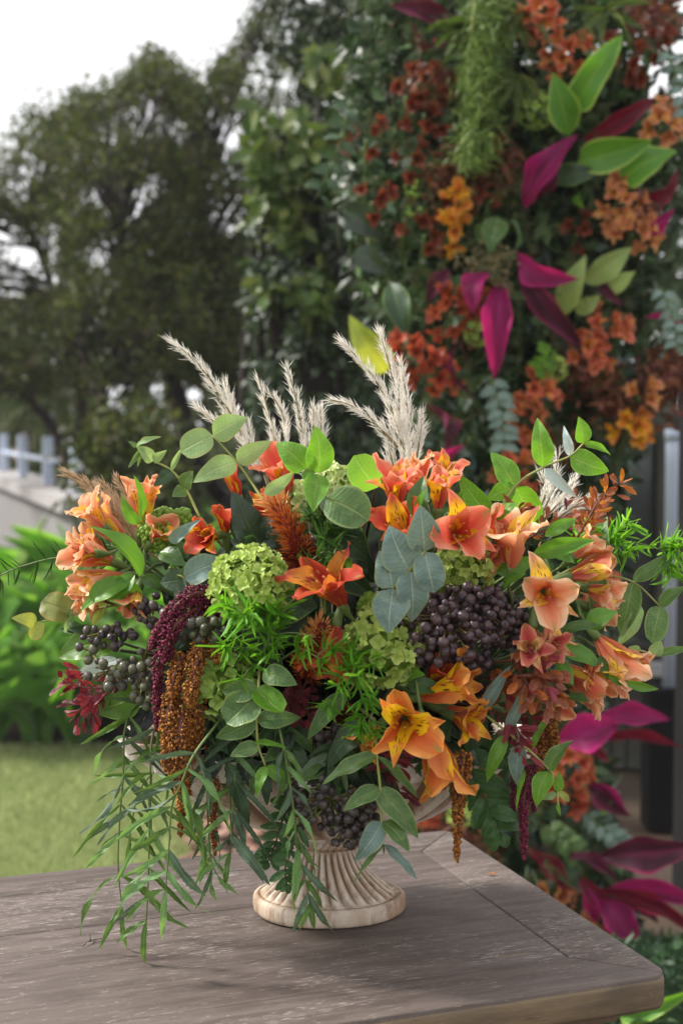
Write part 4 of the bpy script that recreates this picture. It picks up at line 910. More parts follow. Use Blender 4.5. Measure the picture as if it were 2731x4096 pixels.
# right-centre group
flower('coral bloom with two yellow striped petals under the forked plume', 1590, 2050, .12, -.15, -.95, .5, 225, 'coral', 50, 60)
flower('red-orange bloom with bold striped yellow petal left of the silvery leaves', 1640, 2190, .14, -.35, -.7, .65, 215, 'redorange', 48, 75)
flower('pale peach-yellow bloom tucked against the foot of the forked plume', 1672, 1990, .08, .0, -1, .1, 175, 'peach', 30, 20, 5, False)
flower('upright coral bloom just right of the strap leaf at top centre', 1745, 2055, .11, .1, -1, .4, 200, 'coral', 36, 15)
flower('wide open red-coral bloom behind the silvery eucalyptus', 1800, 2150, .14, .25, -.2, .8, 235, 'coral', 66, 75)
flower('deep red-orange bloom spreading right of the silvery eucalyptus', 1850, 2120, .11, .85, -.1, .5, 190, 'redorange', 48, 20)
flower('peach funnel bloom standing upright between berries and copper twig', 2035, 2290, .12, .03, -1, .32, 260, 'peach', 50, 10)
flower('large open peach bloom with yellow centre, biggest on the right', 2165, 2360, .15, .05, .05, 1, 225, 'peach', 74, 65)
flower('peach bloom pointing right just behind the largest open one', 2260, 2310, .09, 1, -.3, .1, 195, 'peachred', 28, 30)
flower('half-hidden peach bloom drooping under the largest open one', 2190, 2440, .12, .15, 1, .3, 160, 'peachred', 40, 0)
flower('small peach bloom at right behind the drooping grey leaf', 2330, 2420, .06, .9, .3, .2, 150, 'peach', 35, 0)
flower('crumpled salmon pink bloom beside the copper-red foliage', 2110, 2600, .15, .0, -.25, 1, 150, 'pink', 58, 40)
flower('striped peach funnel farthest right, pointing down to the right', 2375, 2535, .08, .75, .85, .25, 260, 'peach', 34, 30)
flower('slender closed peach bloom at the far right tip', 2440, 2610, .05, 1, .25, .05, 170, 'peachred', 12, 0, 4, False)
flower('peach bloom with red streaks below the farthest right funnel', 2245, 2650, .1, .85, .75, .3, 230, 'peachred', 30, 60)
flower('lowest peach bloom on the right, above the magenta leaves', 2260, 2730, .07, .95, .6, .1, 190, 'peach', 28, 100)
# lower centre-right amber group
flower('open amber bloom with striped yellow petal over the urn', 1615, 2865, .17, -.02, .02, 1, 255, 'amber', 72, 5)
flower('amber bloom reaching right above the open amber one', 1660, 2790, .14, 1, -.32, .35, 290, 'amber', 34, 60)
flower('amber orange bloom hanging downward over the shell bowl', 1700, 2890, .16, .35, 1, .25, 285, 'amber', 32, 0)
flower('rust-edged amber bloom tucked behind the open amber one', 1760, 2830, .12, 1, .35, .3, 190, 'amber', 40, 20)
flower('folded orange bloom right under the dark berry mass', 1700, 2730, .13, .5, -.5, .5, 170, 'redorange', 35, 0, 5)
# centre
flower('brick red bloom with striped petal at the very centre', 1375, 2430, .16, -.4, -.7, .6, 265, 'red', 58, 55)
flower('lower brick red petals hanging at the centre beside the orange celosia', 1350, 2480, .15, -.15, 1, .4, 250, 'red', 42, 20)
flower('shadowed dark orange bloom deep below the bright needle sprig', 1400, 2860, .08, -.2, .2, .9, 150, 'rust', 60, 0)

flower('frilled coral bloom nestled behind the striped top centre bloom', 1700, 2040, .09, -.3, -.8, .3, 200, 'coral', 55, 90)
flower('coral and yellow bloom half hidden behind the deep red-orange one', 1905, 2170, .1, .6, .4, .5, 170, 'coral', 55, 35)
flower('peach bloom with dashed yellow petals facing left in the left cluster', 395, 2215, .07, -.7, -.1, .75, 165, 'peach', 52, 25)
flower('pale salmon bloom low behind the left cluster', 420, 2350, .04, -.8, .5, .4, 165, 'peach', 50, 85)
flower('orange-red bloom right of the near-black leaves', 1110, 2075, .06, -.6, -.5, .4, 150, 'redorange', 48, 20)
flower('peach bloom with streaked petals between the open one and the pink one', 2130, 2490, .12, -.1, .9, .5, 165, 'peachred', 50, 110)
flower('soft peach bloom right of the largest open bloom', 2330, 2350, .07, .8, .2, .5, 170, 'peach', 48, 70)
flower('striped peach bloom facing out under the farthest right funnel', 2330, 2640, .09, .4, .4, .8, 165, 'peachred', 55, 15)
flower('pink and cream bloom just left of the slender closed one', 2170, 2560, .13, .5, .1, .8, 140, 'pink', 55, 75)
flower('small amber bloom between the open amber one and the needle sprig', 1530, 2890, .14, -.6, .5, .5, 160, 'amber', 50, 45)
flower('amber bloom with yellow dashes right above the hanging one', 1800, 2860, .13, .7, .1, .7, 175, 'amber', 52, 65)
flower('red bloom with yellow flash below the centre bloom', 1300, 2560, .13, .4, .3, .8, 140, 'red', 58, 10)

flower('ruffled peach bloom spilling over the tall upright one on the left', 600, 2180, .06, .5, -.6, .5, 170, 'peachred', 50, 40)
flower('pale peach bloom with dashes at the top edge of the left cluster', 430, 2120, .05, -.6, -.8, .4, 175, 'peach', 46, 65)
flower('peach bloom with yellow lip between the left cluster and the berries', 560, 2340, .08, -.2, .7, .6, 150, 'peachred', 52, 15)
flower('light coral bloom opening above the pale peach-yellow one', 1745, 1960, .07, .4, -.8, .4, 160, 'coral', 50, 20)
flower('small coral bloom left of the two coral blooms at top centre', 1530, 2060, .1, -.8, -.1, .5, 150, 'coral', 50, 80)
flower('peach bloom bending outward at the upper right of the group', 2280, 2240, .08, .7, -.6, .3, 160, 'peach', 44, 30)
flower('salmon bloom tucked under the striped funnel at far right', 2400, 2700, .06, .8, .3, .4, 150, 'peach', 46, 55)
flower('apricot bloom between the copper foliage and the lowest peach bloom', 2200, 2760, .12, .2, .6, .7, 140, 'peachred', 50, 10)

# ---- hydrangeas
hydrangea('round lime green hydrangea head left of centre', 1005, 2340, 128, .15, 175, 'hyd', .0056)
hydrangea('pale cream-green hydrangea peeking behind the spotted eucalyptus', 1345, 1960, 85, .07, 80, 'hyd_pale', .005)
hydrangea('small cream hydrangea florets under the spotted eucalyptus', 1200, 2010, 70, .07, 34, 'hyd_pale', .006)
hydrangea('lime hydrangea between the coral blooms and the dark berries', 1850, 2285, 105, .11, 110, 'hyd', .0056)
hydrangea('loose pale hydrangea with large florets right of the centre', 1530, 2590, 125, .14, 75, 'hyd', .0078)
hydrangea('loose green hydrangea beside the orange amaranth', 880, 2735, 110, .13, 55, 'hyd_grn', .0085)
# tight green bud heads
def budhead(label, px, py, rpx, d, n, mat='bud'):
    c = Q(px, py, d); t = thing('green_bud_head', label, 'flower buds', c, 'tight green bud heads'); me = ico('bud', M[mat], 2, (1, 1, 1.2))
    for i in range(n):
        z = 1 - (i + .5) / n * 1.5; rr_ = math.sqrt(max(0, 1 - z * z)); a = i * 2.4; dd = frame((CL - c).normalized() + V((0, 0, .5))) @ V((rr_ * math.cos(a), rr_ * math.sin(a), z))
        sph('bud', me, t, c + dd * rpx * PXM * rnd.uniform(.85, 1.1), .0026 * rnd.uniform(.7, 1.3))
    sph('core', ico('flower_core', M['mid_dark'], 2), t, c, rpx * PXM * .8); deepstem(t, c); return t
budhead('tight bright green bud head between the peach and red blooms', 650, 2125, 82, .05, 190)
budhead('small green bud head beside the tight bright green one', 725, 2075, 34, .05, 50)
budhead('tiny dark green bud head between the silvery leaves and red bloom', 1485, 2425, 45, .12, 60)

# ---- berries
berries('dense mass of dark purple berries right of centre', [(1780, 2520, 180, 150, .15, 1.0), (1900, 2470, 160, 150, .13, 1.0), (1700, 2450, 80, 120, .13, .4), (1800, 2640, 170, 60, .13, .5)], 235, r=.0041)
berries('smaller dark berry cluster tucked behind the peach funnel bloom', [(2030, 2490, 90, 110, .1, 1)], 42, r=.0045)
berries('purple-grey berries hanging over the pedestal neck of the urn', [(1330, 3230, 170, 130, .14, 1), (1400, 3300, 110, 90, .15, .7), (1250, 3180, 110, 140, .11, .6), (1480, 3230, 60, 80, .13, .2)], 150, 'berry_dim', .0039, 'stem_yel', oval=1.25)
berries('loose twig of dim berries in the shadow above the urn', [(1270, 2950, 120, 130, .11, 1), (1400, 3060, 120, 100, .1, 1)], 36, 'berry_dim', .0042, 'stem_yel')
berries('green and purple berries draped over the burgundy amaranth', [(830, 2520, 75, 60, .14, 1), (700, 2500, 50, 90, .12, .5)], 24, 'berry_grn', .0047, 'stem_yel', oval=1.1)
berries('green-grey berries hanging left of the orange amaranth', [(440, 2700, 90, 70, .1, 1), (580, 2700, 60, 130, .11, 1.2), (360, 2620, 60, 50, .08, .3)], 38, 'berry_grn', .0043, 'stem_tan', oval=1.15)
berries('dusky purple berries under the left lily leaves', [(440, 2540, 110, 50, .08, 1), (600, 2440, 60, 80, .09, .6)], 30, 'berry_dim', .004, 'stem_tan')

# ---- amaranth
amaranth('large rust-orange amaranth cascading down the left side', [
    ([(850, 2560, .13), (860, 2600, .14), (868, 2650, .15)], 30, 16), ([(830, 2560, .13), (790, 2640, .15), (770, 2760, .155), (765, 2830, .15)], 46, 20),
    ([(740, 2620, .13), (700, 2700, .145), (690, 2790, .15)], 44, 18), ([(700, 2760, .13), (675, 2860, .14), (668, 2960, .14), (662, 3085, .135)], 40, 14),
    ([(770, 2700, .12), (760, 2900, .14), (770, 3050, .13)], 48, 18), ([(800, 2620, .12), (800, 2760, .14), (795, 2900, .14), (790, 2960, .13)], 36, 14),
    ([(735, 2800, .13), (725, 2960, .145), (728, 3100, .13), (738, 3190, .12), (722, 3345, .11)], 58, 16), ([(720, 2900, .12), (700, 3020, .14), (690, 3120, .13)], 34, 12)], 'am_orange', .95)
amaranth('thin rust amaranth tassel behind the narrow hanging leaves', [([(840, 2960, .09), (862, 3100, .1), (855, 3260, .1), (862, 3420, .1)], 26, 8)], 'am_orange', .9)
amaranth('burgundy amaranth trailing down left of the orange one', [
    ([(850, 2390, .11), (780, 2380, .13), (700, 2430, .14), (640, 2510, .14), (600, 2600, .13)], 42, 14), ([(860, 2420, .1), (780, 2440, .13), (690, 2520, .145), (665, 2620, .14), (670, 2640, .14)], 46, 18),
    ([(680, 2460, .12), (645, 2600, .13), (632, 2750, .13), (628, 2925, .12)], 34, 12), ([(830, 2400, .1), (860, 2450, .12), (850, 2510, .12)], 50, 20)], 'am_burg', 1.0)
amaranth('slim golden-orange amaranth hanging over the table at right', [([(1855, 3010, .14), (1838, 3150, .15), (1832, 3280, .15), (1826, 3445, .15)], 40, 9), ([(1862, 3060, .13), (1862, 3120, .14), (1858, 3190, .14)], 20, 8)], 'am_orange', 1.1)
amaranth('burgundy amaranth tassel hanging lowest at right', [([(2120, 3060, .1), (2095, 3180, .12), (2092, 3300, .12), (2096, 3440, .12)], 36, 8), ([(2070, 3080, .1), (2055, 3180, .11), (2052, 3255, .11)], 24, 9), ([(2125, 3120, .1), (2130, 3200, .11), (2136, 3245, .11)], 18, 8)], 'am_burg', 1.0)
amaranth('rusty amaranth spike behind the copper and burgundy foliage', [([(2200, 2820, .07), (2205, 2900, .09), (2230, 3000, .09)], 34, 12), ([(2190, 2900, .07), (2170, 3000, .09), (2140, 3110, .09)], 42, 16), ([(2160, 2850, .06), (2150, 2950, .07), (2190, 3060, .08)], 30, 12)], 'am_orange', 1.0)

# ---- celosia
def celosia(label, pts, w0, w1, mats, d=.1):
    P3 = [Q(*p) for p in pts]; t = thing('celosia_plume', label, 'celosia', P3[0], 'orange celosia plumes')
    for a, b, m in mats:
        sp = spline(P3, 40); seg = sp[int(a * 39):max(int(b * 39), int(a * 39) + 3) + 1]; ln = (seg[-1] - seg[0]).length
        plume_strips([s for s in seg], w0 + (w1 - w0) * a, w0 + (w1 - w0) * b, int(ln / .0001 * .9), .0085, .0016, .9, M[m], t, 'filaments', .75)
    MB().tube(spline(P3, 12), w0 * PXM * .7, w1 * PXM * .5, 8).build('core', M['celosia_dk'], t); deepstem(t, P3[0]); return t
celosia('fuzzy orange celosia plume leaning left of the centre top', [(1235, 2340, .08), (1195, 2200, .12), (1140, 2080, .13), (1080, 1985, .12)], 55, 30, [(0, .38, 'celosia_dk'), (.3, .85, 'celosia'), (.82, 1, 'celosia_tip')])
celosia('orange celosia tuft below the brick red centre bloom', [(1235, 2690, .1), (1250, 2610, .13), (1290, 2500, .15)], 52, 34, [(0, .6, 'celosia'), (.5, 1, 'celosia_tip')])

# ---- pampas
pampas('tallest white pampas plume leaning to the upper left', [([(1060, 1900, .0), (960, 1720, .0), (840, 1520, .0), (745, 1410, .0), (632, 1338, .0)], 62, 6), ([(960, 1760, .0), (925, 1620, -.01), (895, 1515, -.01)], 24, 5), ([(930, 1760, .01), (850, 1680, .01), (782, 1618, .01)], 18, 4)])
pampas('slim white pampas plume second from the left of the white group', [([(1120, 1850, -.02), (1095, 1740, -.02), (1060, 1600, -.02), (1028, 1492, -.02)], 34, 5), ([(1150, 1800, -.02), (1130, 1660, -.03), (1075, 1560, -.03)], 22, 5)], dens=.85)
pampas('upright white pampas plume behind the spotted eucalyptus', [([(1225, 1950, -.02), (1215, 1760, -.02), (1180, 1580, -.02), (1138, 1438, -.02)], 38, 5), ([(1240, 1780, -.03), (1255, 1700, -.03), (1250, 1610, -.03)], 14, 4), ([(1290, 1800, -.03), (1285, 1700, -.03), (1280, 1620, -.03)], 12, 4)], dens=.9)
pampas('tall forked cream pampas plume right of centre', [([(1635, 1900, .02), (1600, 1740, .02), (1520, 1550, .02), (1420, 1420, .02), (1335, 1338, .02)], 60, 6), ([(1620, 1780, .0), (1580, 1550, .0), (1540, 1400, .0), (1512, 1310, .0)], 36, 6),
    ([(1590, 1790, .03), (1500, 1690, .03), (1400, 1620, .03), (1300, 1597, .03)], 32, 5), ([(1640, 1780, .0), (1620, 1560, -.01), (1595, 1430, -.01)], 30, 6), ([(1660, 1860, .0), (1680, 1740, .0), (1684, 1640, .0)], 26, 6), ([(1580, 1900, .03), (1565, 1830, .03), (1545, 1770, .03)], 20, 5)], dens=1.1)
pampas('thick tan pampas plume at the far left above the peach blooms', [([(560, 2180, -.02), (470, 2060, -.01), (350, 1940, -.01), (232, 1875, -.01)], 70, 20), ([(540, 2150, -.03), (480, 2010, -.03), (380, 1910, -.03)], 50, 14), ([(560, 2120, -.03), (520, 2000, -.03), (455, 1900, -.03)], 26, 6)], 'pampas_tan', 1.2)
pampas('spreading white pampas at right behind the green eucalyptus', [([(2150, 2090, -.0), (2210, 1950, -.0), (2235, 1785, -.0)], 40, 8), ([(2160, 2090, -.01), (2260, 1980, -.01), (2325, 1875, -.01)], 44, 8), ([(2180, 2110, -.0), (2290, 2030, -.0), (2385, 1975, -.0)], 34, 8), ([(2150, 2060, .01), (2180, 1960, .01), (2150, 1880, .01)], 30, 8)], dens=.75)

# ---- eucalyptus
def euc(label, stems, leaves, group='eucalyptus branches in the arrangement', smat='stem_yel', d=.13, deep=True, name='eucalyptus_branch', cat='eucalyptus', r=.0013):
    """stems: lists of px pts (x,y[,d]); leaves: (bx,by,tx,ty,w,mat[,shape[,d_tip_offset]])"""
    fix = lambda p: (p[0], p[1], p[2] if len(p) > 2 else d)
    t = thing(name, label, cat, Q(*fix(stems[0][0])), group)
    for s in stems: stem(t, [Q(*fix(p)) for p in s], r, r * .6, smat, 18)
    for l in leaves:
        x0, y0, x1, y1, w, m = l[:6]; sh = l[6] if len(l) > 6 else 'euc'; dt = l[7] if len(l) > 7 else rnd.uniform(-.008, .014)
        leaf(t, Q(x0, y0, d), Q(x1, y1, d + dt), w * PXM * 1.08, sh, m, a=.22)
    if deep: deepstem(t, Q(*fix(stems[0][0])), smat, .0016)
    return t
euc('pale eucalyptus stem with four leaves arching left over the tallest plume', [[(1094, 2068, .12), (1010, 1935), (947, 1848), (852, 1742)]], [(852, 1742, 993, 1672, 92, 'euc_pale'), (852, 1742, 722, 1806, 100, 'euc_pale', 'round'), (947, 1846, 1085, 1765, 70, 'euc_pale'), (947, 1846, 772, 1928, 84, 'euc_pale')], d=.1)
euc('thin pale eucalyptus twig ending in small narrow leaves at upper left', [[(800, 2070, .08), (744, 1956), (687, 1882), (614, 1844)]], [(614, 1844, 545, 1784, 52, 'euc_pale'), (614, 1844, 666, 1800, 36, 'euc_pale'), (545, 1788, 640, 1743, 24, 'euc_pale'), (545, 1788, 512, 1765, 20, 'euc'), (560, 1795, 515, 1872, 20, 'euc'), (565, 1800, 550, 1870, 14, 'euc'), (687, 1882, 728, 1790, 22, 'euc_pale'), (687, 1882, 615, 1945, 48, 'euc_dark'), (735, 1950, 770, 1885, 62, 'euc'), (744, 1960, 690, 1985, 50, 'euc')], d=.07)
euc('glossy green eucalyptus with brown-spotted leaves at top centre', [[(1275, 2040, .12), (1272, 1950), (1250, 1895), (1225, 1872)]], [(1225, 1875, 1103, 1770, 98, 'euc_bright'), (1276, 1892, 1262, 1704, 100, 'euc_bright'), (1228, 1875, 1248, 1938, 46, 'euc_bright'), (1272, 1896, 1255, 2045, 88, 'euc_bright', 'euc', .02), (1305, 1993, 1474, 2078, 142, 'euc', 'round'), (1058, 1978, 1178, 1885, 48, 'euc_pale'), (1300, 1990, 1330, 2070, 60, 'euc_silver')], d=.15)
euc('silvery blue eucalyptus leaves hanging in front at the right of centre', [[(1720, 2160, .16), (1697, 2206), (1636, 2282), (1569, 2354)]], [(1697, 2206, 1683, 2022, 120, 'euc_silver'), (1697, 2206, 1735, 2370, 100, 'euc_silver', 'round'), (1636, 2282, 1555, 2104, 135, 'euc_silver'), (1636, 2282, 1647, 2492, 108, 'euc_silver'), (1569, 2354, 1517, 2200, 112, 'euc_silver'), (1569, 2354, 1556, 2535, 128, 'euc_silver')], d=.18)
euc('bright green eucalyptus rising over the white pampas at right', [[(1960, 2110, .08), (2058, 1946), (2170, 1870), (2278, 1824), (2332, 1773)]], [(2170, 1870, 2152, 1670, 82, 'euc_bright'), (2177, 1874, 2308, 1992, 42, 'euc_white'), (2278, 1824, 2255, 1703, 36, 'euc_white'), (2278, 1824, 2435, 1885, 90, 'euc_bright'), (2332, 1773, 2312, 1666, 62, 'euc_bright'), (2332, 1773, 2446, 1820, 30, 'euc_bright'), (2058, 1946, 1962, 1808, 88, 'euc_bright'), (2058, 1946, 1946, 1998, 72, 'euc_bright'), (2058, 1946, 2168, 2110, 108, 'euc_bright', 'euc', -.03), (1960, 2070, 1834, 1898, 84, 'euc_bright')], d=.08)
euc('dull green eucalyptus arching off the right side toward the pipe', [[(2300, 2270, .07), (2386, 2292), (2530, 2328), (2635, 2422)], [(2470, 2600, .05), (2560, 2603), (2624, 2624), (2680, 2612)]], [(2375, 2276, 2425, 2064, 100, 'euc'), (2386, 2292, 2372, 2496, 78, 'euc', 'euc', .02), (2530, 2328, 2705, 2212, 60, 'euc'), (2530, 2328, 2480, 2548, 94, 'euc'), (2560, 2420, 2470, 2590, 60, 'euc_pale'), (2635, 2422, 2745, 2345, 52, 'euc'), (2635, 2422, 2606, 2572, 86, 'euc', 'round'), (2610, 2622, 2640, 2560, 55, 'euc_pale'), (2624, 2624, 2760, 2590, 34, 'euc'), (2560, 2603, 2510, 2590, 30, 'euc_pale')], d=.05)
euc('olive spotted eucalyptus reaching out at the far left', [[(460, 2420, .04), (321, 2452), (230, 2475), (169, 2486)]], [(290, 2462, 165, 2402, 112, 'euc_olive', 'round'), (168, 2486, 128, 2560, 54, 'euc_yellow', 'round'), (150, 2490, 50, 2472, 56, 'euc_yellow'), (290, 2425, 260, 2535, 24, 'euc_pale'), (330, 2450, 400, 2410, 34, 'euc_pale'), (440, 2390, 360, 2530, 36, 'euc_yellow')], d=.04)
euc('green eucalyptus stem hanging straight down left of centre', [[(1040, 2640, .14), (1034, 2760), (1027, 2880), (1034, 2983), (1062, 3064)]], [(1052, 2690, 1188, 2738, 78, 'euc'), (1021, 2752, 1130, 2852, 92, 'euc_bright', 'round'), (1027, 2780, 905, 2895, 120, 'euc', 'round'), (1027, 2878, 1204, 2868, 68, 'euc'), (1027, 2880, 860, 2952, 72, 'euc'), (1030, 2752, 884, 2765, 78, 'euc'), (1021, 2972, 1148, 2990, 20, 'euc_bright', 'strap'), (1036, 2983, 918, 3024, 54, 'euc'), (1062, 3064, 1027, 3186, 38, 'euc_bright'), (1067, 3064, 1171, 3134, 44, 'euc_bright')], d=.17)
euc('dusty green eucalyptus trailing down over the urn foot', [[(1497, 2880, .15), (1507, 3025), (1520, 3148), (1525, 3280), (1533, 3367)]], [(1505, 3020, 1283, 3136, 62, 'euc'), (1507, 3025, 1672, 3188, 30, 'euc'), (1520, 3153, 1372, 3242, 62, 'euc'), (1502, 3153, 1678, 3355, 84, 'euc'), (1525, 3286, 1418, 3446, 78, 'euc_silver'), (1530, 3285, 1642, 3402, 72, 'euc'), (1533, 3378, 1672, 3517, 36, 'euc_silver'), (1533, 3378, 1408, 3538, 20, 'euc'), (1533, 3370, 1536, 3420, 6, 'euc')], d=.18)
euc('two folded grey-green leaves in the shadow above the berries', [[(1440, 2700, .12), (1400, 2760), (1374, 2776)], [(1500, 2820, .12), (1471, 2898)]], [(1380, 2770, 1227, 2960, 66, 'euc'), (1475, 2890, 1300, 3078, 92, 'euc_dark', 'euc', .0)], d=.15)
euc('yellow-green eucalyptus twig angling down at lower right', [[(1928, 2850, .13), (2060, 2955), (2191, 3073), (2214, 3120)], [(2222, 3130, .12), (2228, 3180), (2232, 3230)]], [(2026, 2916, 2114, 2710, 42, 'euc_silver'), (2018, 2940, 1945, 3130, 52, 'euc_bright'), (2077, 2979, 2067, 3146, 64, 'euc_silver'), (2120, 3002, 2208, 2836, 24, 'euc_bright', 'strap'), (2100, 3080, 2060, 3250, 18, 'euc_bright'), (2191, 3081, 2287, 2960, 62, 'euc', 'euc'), (2191, 3085, 2142, 3226, 70, 'euc_bright'), (2230, 3167, 2234, 3087, 36, 'euc_bright'), (2230, 3167, 2280, 3208, 28, 'euc_yellow'), (2222, 3172, 2165, 3199, 28, 'euc_pale'), (2226, 3215, 2240, 3265, 14, 'euc_bright'), (1925, 2840, 2044, 2660, 46, 'euc_silver')], d=.14)
euc('broad grey eucalyptus leaves above the burgundy amaranth', [[(780, 2400, .1), (735, 2314), (700, 2300)]], [(735, 2314, 925, 2240, 98, 'euc_silver'), (735, 2310, 700, 2400, 44, 'euc_silver'), (735, 2320, 640, 2330, 86, 'euc_dark'), (680, 2170, 800, 2080, 44, 'euc_silver')], d=.12)

# ---- lily (alstroemeria) foliage
def straps(label, base, leaves, d=.1, name='lily_foliage', cat='lily foliage'):
    t = thing(name, label, cat, Q(base[0], base[1], d), 'green lily foliage between the flowers')
    for l in leaves: leaf(t, Q(l[0], l[1], d), Q(l[2], l[3], d + rnd.uniform(-.01, .02)), l[4] * PXM * 1.15, l[6] if len(l) > 6 else 'lance', l[5] if len(l) > 5 else 'strap', a=.4)
    deepstem(t, Q(base[0], base[1], d), 'stem', .0018); return t
straps('broad bright strap leaves among the left peach cluster', (560, 2300), [(568, 2305, 367, 2094, 82), (550, 2100, 485, 1978, 44), (552, 2096, 541, 1900, 32), (505, 2308, 555, 2478, 72), (517, 2320, 318, 2442, 76), (565, 2310, 660, 2350, 50, 'strap_dark'), (540, 2300, 440, 2400, 60)], .09)
straps('curled pale green leaf beside the tight green bud head', (680, 2270), [(682, 2270, 752, 2198, 34), (700, 2240, 790, 2170, 60, 'strap_dark'), (640, 2210, 740, 2260, 70, 'strap_dark')], .09)
straps('upright olive strap leaf between the two coral blooms', (1650, 2060), [(1650, 2070, 1696, 1900, 66, 'strap_dark'), (1665, 2040, 1700, 1960, 26)], .16)
straps('bright narrow leaves fanning under the copper twig', (2160, 2215), [(2177, 2145, 2308, 2072, 44), (2127, 2218, 2382, 2160, 62), (2210, 2220, 2300, 2250, 34), (1980, 2290, 2160, 2230, 56), (1985, 2080, 2070, 2010, 50), (2010, 2360, 2100, 2290, 44)], .12)
straps('fresh green leaves below the largest peach bloom', (2240, 2600), [(2235, 2588, 2418, 2677, 66), (2227, 2640, 2292, 2742, 48), (2343, 2505, 2467, 2445, 72), (2395, 2620, 2430, 2720, 34, 'strap_dark'), (2481, 2722, 2636, 2760, 30), (2420, 2700, 2490, 2745, 22), (2240, 2520, 2420, 2500, 44, 'strap_dark'), (2250, 2790, 2390, 2800, 34, 'strap_dark')], .11)
straps('slim green leaves around the dark berries at centre right', (1640, 2740), [(1610, 2720, 1700, 2700, 60), (1625, 2740, 1780, 2760, 56, 'strap_dark'), (1600, 2640, 1650, 2600, 24), (1600, 2690, 1640, 2620, 26), (1560, 2640, 1580, 2720, 20)], .15)
straps('thin green leaves around the upright coral bloom', (1780, 2000), [(1770, 2010, 1745, 1850, 26), (1790, 2000, 1810, 1840, 22), (1800, 2060, 1850, 1960, 40, 'strap'), (1760, 1960, 1730, 1860, 18)], .1)
straps('narrow green leaves beneath the copper foliage', (2080, 2820), [(2075, 2760, 2130, 2870, 34), (2110, 2880, 2160, 2780, 30), (2140, 2800, 2120, 2950, 34, 'strap_dark')], .12)

# ---- broad dark leaves
def broad(label, base, leaves, d=.08, smat='stem_dark', name='broad_leaf_sprig', cat='broad-leaved sprig', group='broad dark leaves in the arrangement'):
    t = thing(name, label, cat, Q(base[0], base[1], d), group)
    for l in leaves: leaf(t, Q(l[0], l[1], l[8] if len(l) > 8 else d), Q(l[2], l[3], (l[8] if len(l) > 8 else d) + (l[7] if len(l) > 7 else .01)), l[4] * PXM * 1.1, l[6] if len(l) > 6 else 'euc', l[5], a=.25)
    deepstem(t, Q(base[0], base[1], d - .01), smat, .0018); return t
broad('near-black glossy leaves left of the orange celosia', (1030, 2180), [(1028, 2190, 932, 1965, 118, 'gloss_dark'), (1030, 2140, 1130, 2070, 62, 'gloss_dark'), (1030, 2190, 925, 2160, 96, 'gloss_dark'), (1040, 2230, 915, 2215, 125, 'mid_dark', 'serr'), (1040, 2160, 1080, 2250, 80, 'gloss_dark')], .12)
broad('dark round leaf under the lime hydrangea', (1200, 2470), [(1040, 2430, 1265, 2420, 170, 'mid_dark', 'serr'), (1080, 2500, 1250, 2470, 110, 'gloss_dark'), (1000, 2500, 1080, 2600, 100, 'mid_dark'), (880, 2480, 800, 2380, 90, 'gloss_dark')], .1)
broad('pointed dark green leaves with bright rims above the centre bloom', (1340, 2120), [(1345, 2120, 1472, 2245, 130, 'mid_dark'), (1390, 2290, 1338, 2198, 62, 'big_green'), (1375, 2290, 1492, 2385, 92, 'mid_dark'), (1400, 2200, 1430, 2060, 70, 'strap_dark'), (1500, 2330, 1460, 2200, 110, 'gloss_dark'), (1420, 2300, 1470, 2280, 60, 'gloss_dark')], .11)
broad('single bright lime leaf between the cream hydrangea and coral bloom', (1505, 1945), [(1510, 1950, 1415, 1825, 118, 'big_bright', 'round')], .1)
broad('large olive green toothed leaf at the lower left edge', (480, 2600), [(470, 2580, 234, 2620, 135, 'big_green', 'serr'), (380, 2530, 280, 2510, 50, 'mid_dark')], .05)
broad('big bright green leaf beneath the left burgundy twig', (570, 2760), [(560, 2770, 385, 2850, 140, 'big_green', 'serr'), (600, 2700, 420, 2740, 130, 'black'), (600, 2840, 528, 2960, 80, 'black'), (470, 2640, 310, 2700, 66, 'euc_white', 'serr', -.01, .03)], .06)
broad('dark round leaves under the amber blooms', (1890, 2870), [(1920, 2850, 1860, 3000, 90, 'euc_dark', 'round'), (1800, 2980, 1880, 3060, 80, 'mid_dark'), (1960, 2700, 1880, 2620, 80, 'gloss_dark')], .1)
broad('shaded green leaves between the bright needle sprig and hydrangea', (960, 2640), [(1000, 2620, 1130, 2660, 110, 'mid_dark', 'serr'), (1010, 2560, 900, 2640, 120, 'mid_dark'), (1060, 2660, 1150, 2720, 90, 'mid_dark', 'serr')], .12)
broad('dark leaves behind the peach funnel and open bloom', (1980, 2400), [(1990, 2400, 1890, 2330, 90, 'gloss_dark'), (2060, 2420, 2120, 2480, 80, 'mid_dark'), (1990, 2260, 1900, 2200, 60, 'euc_dark'), (2110, 2420, 2090, 2540, 40, 'euc_dark')], .09)
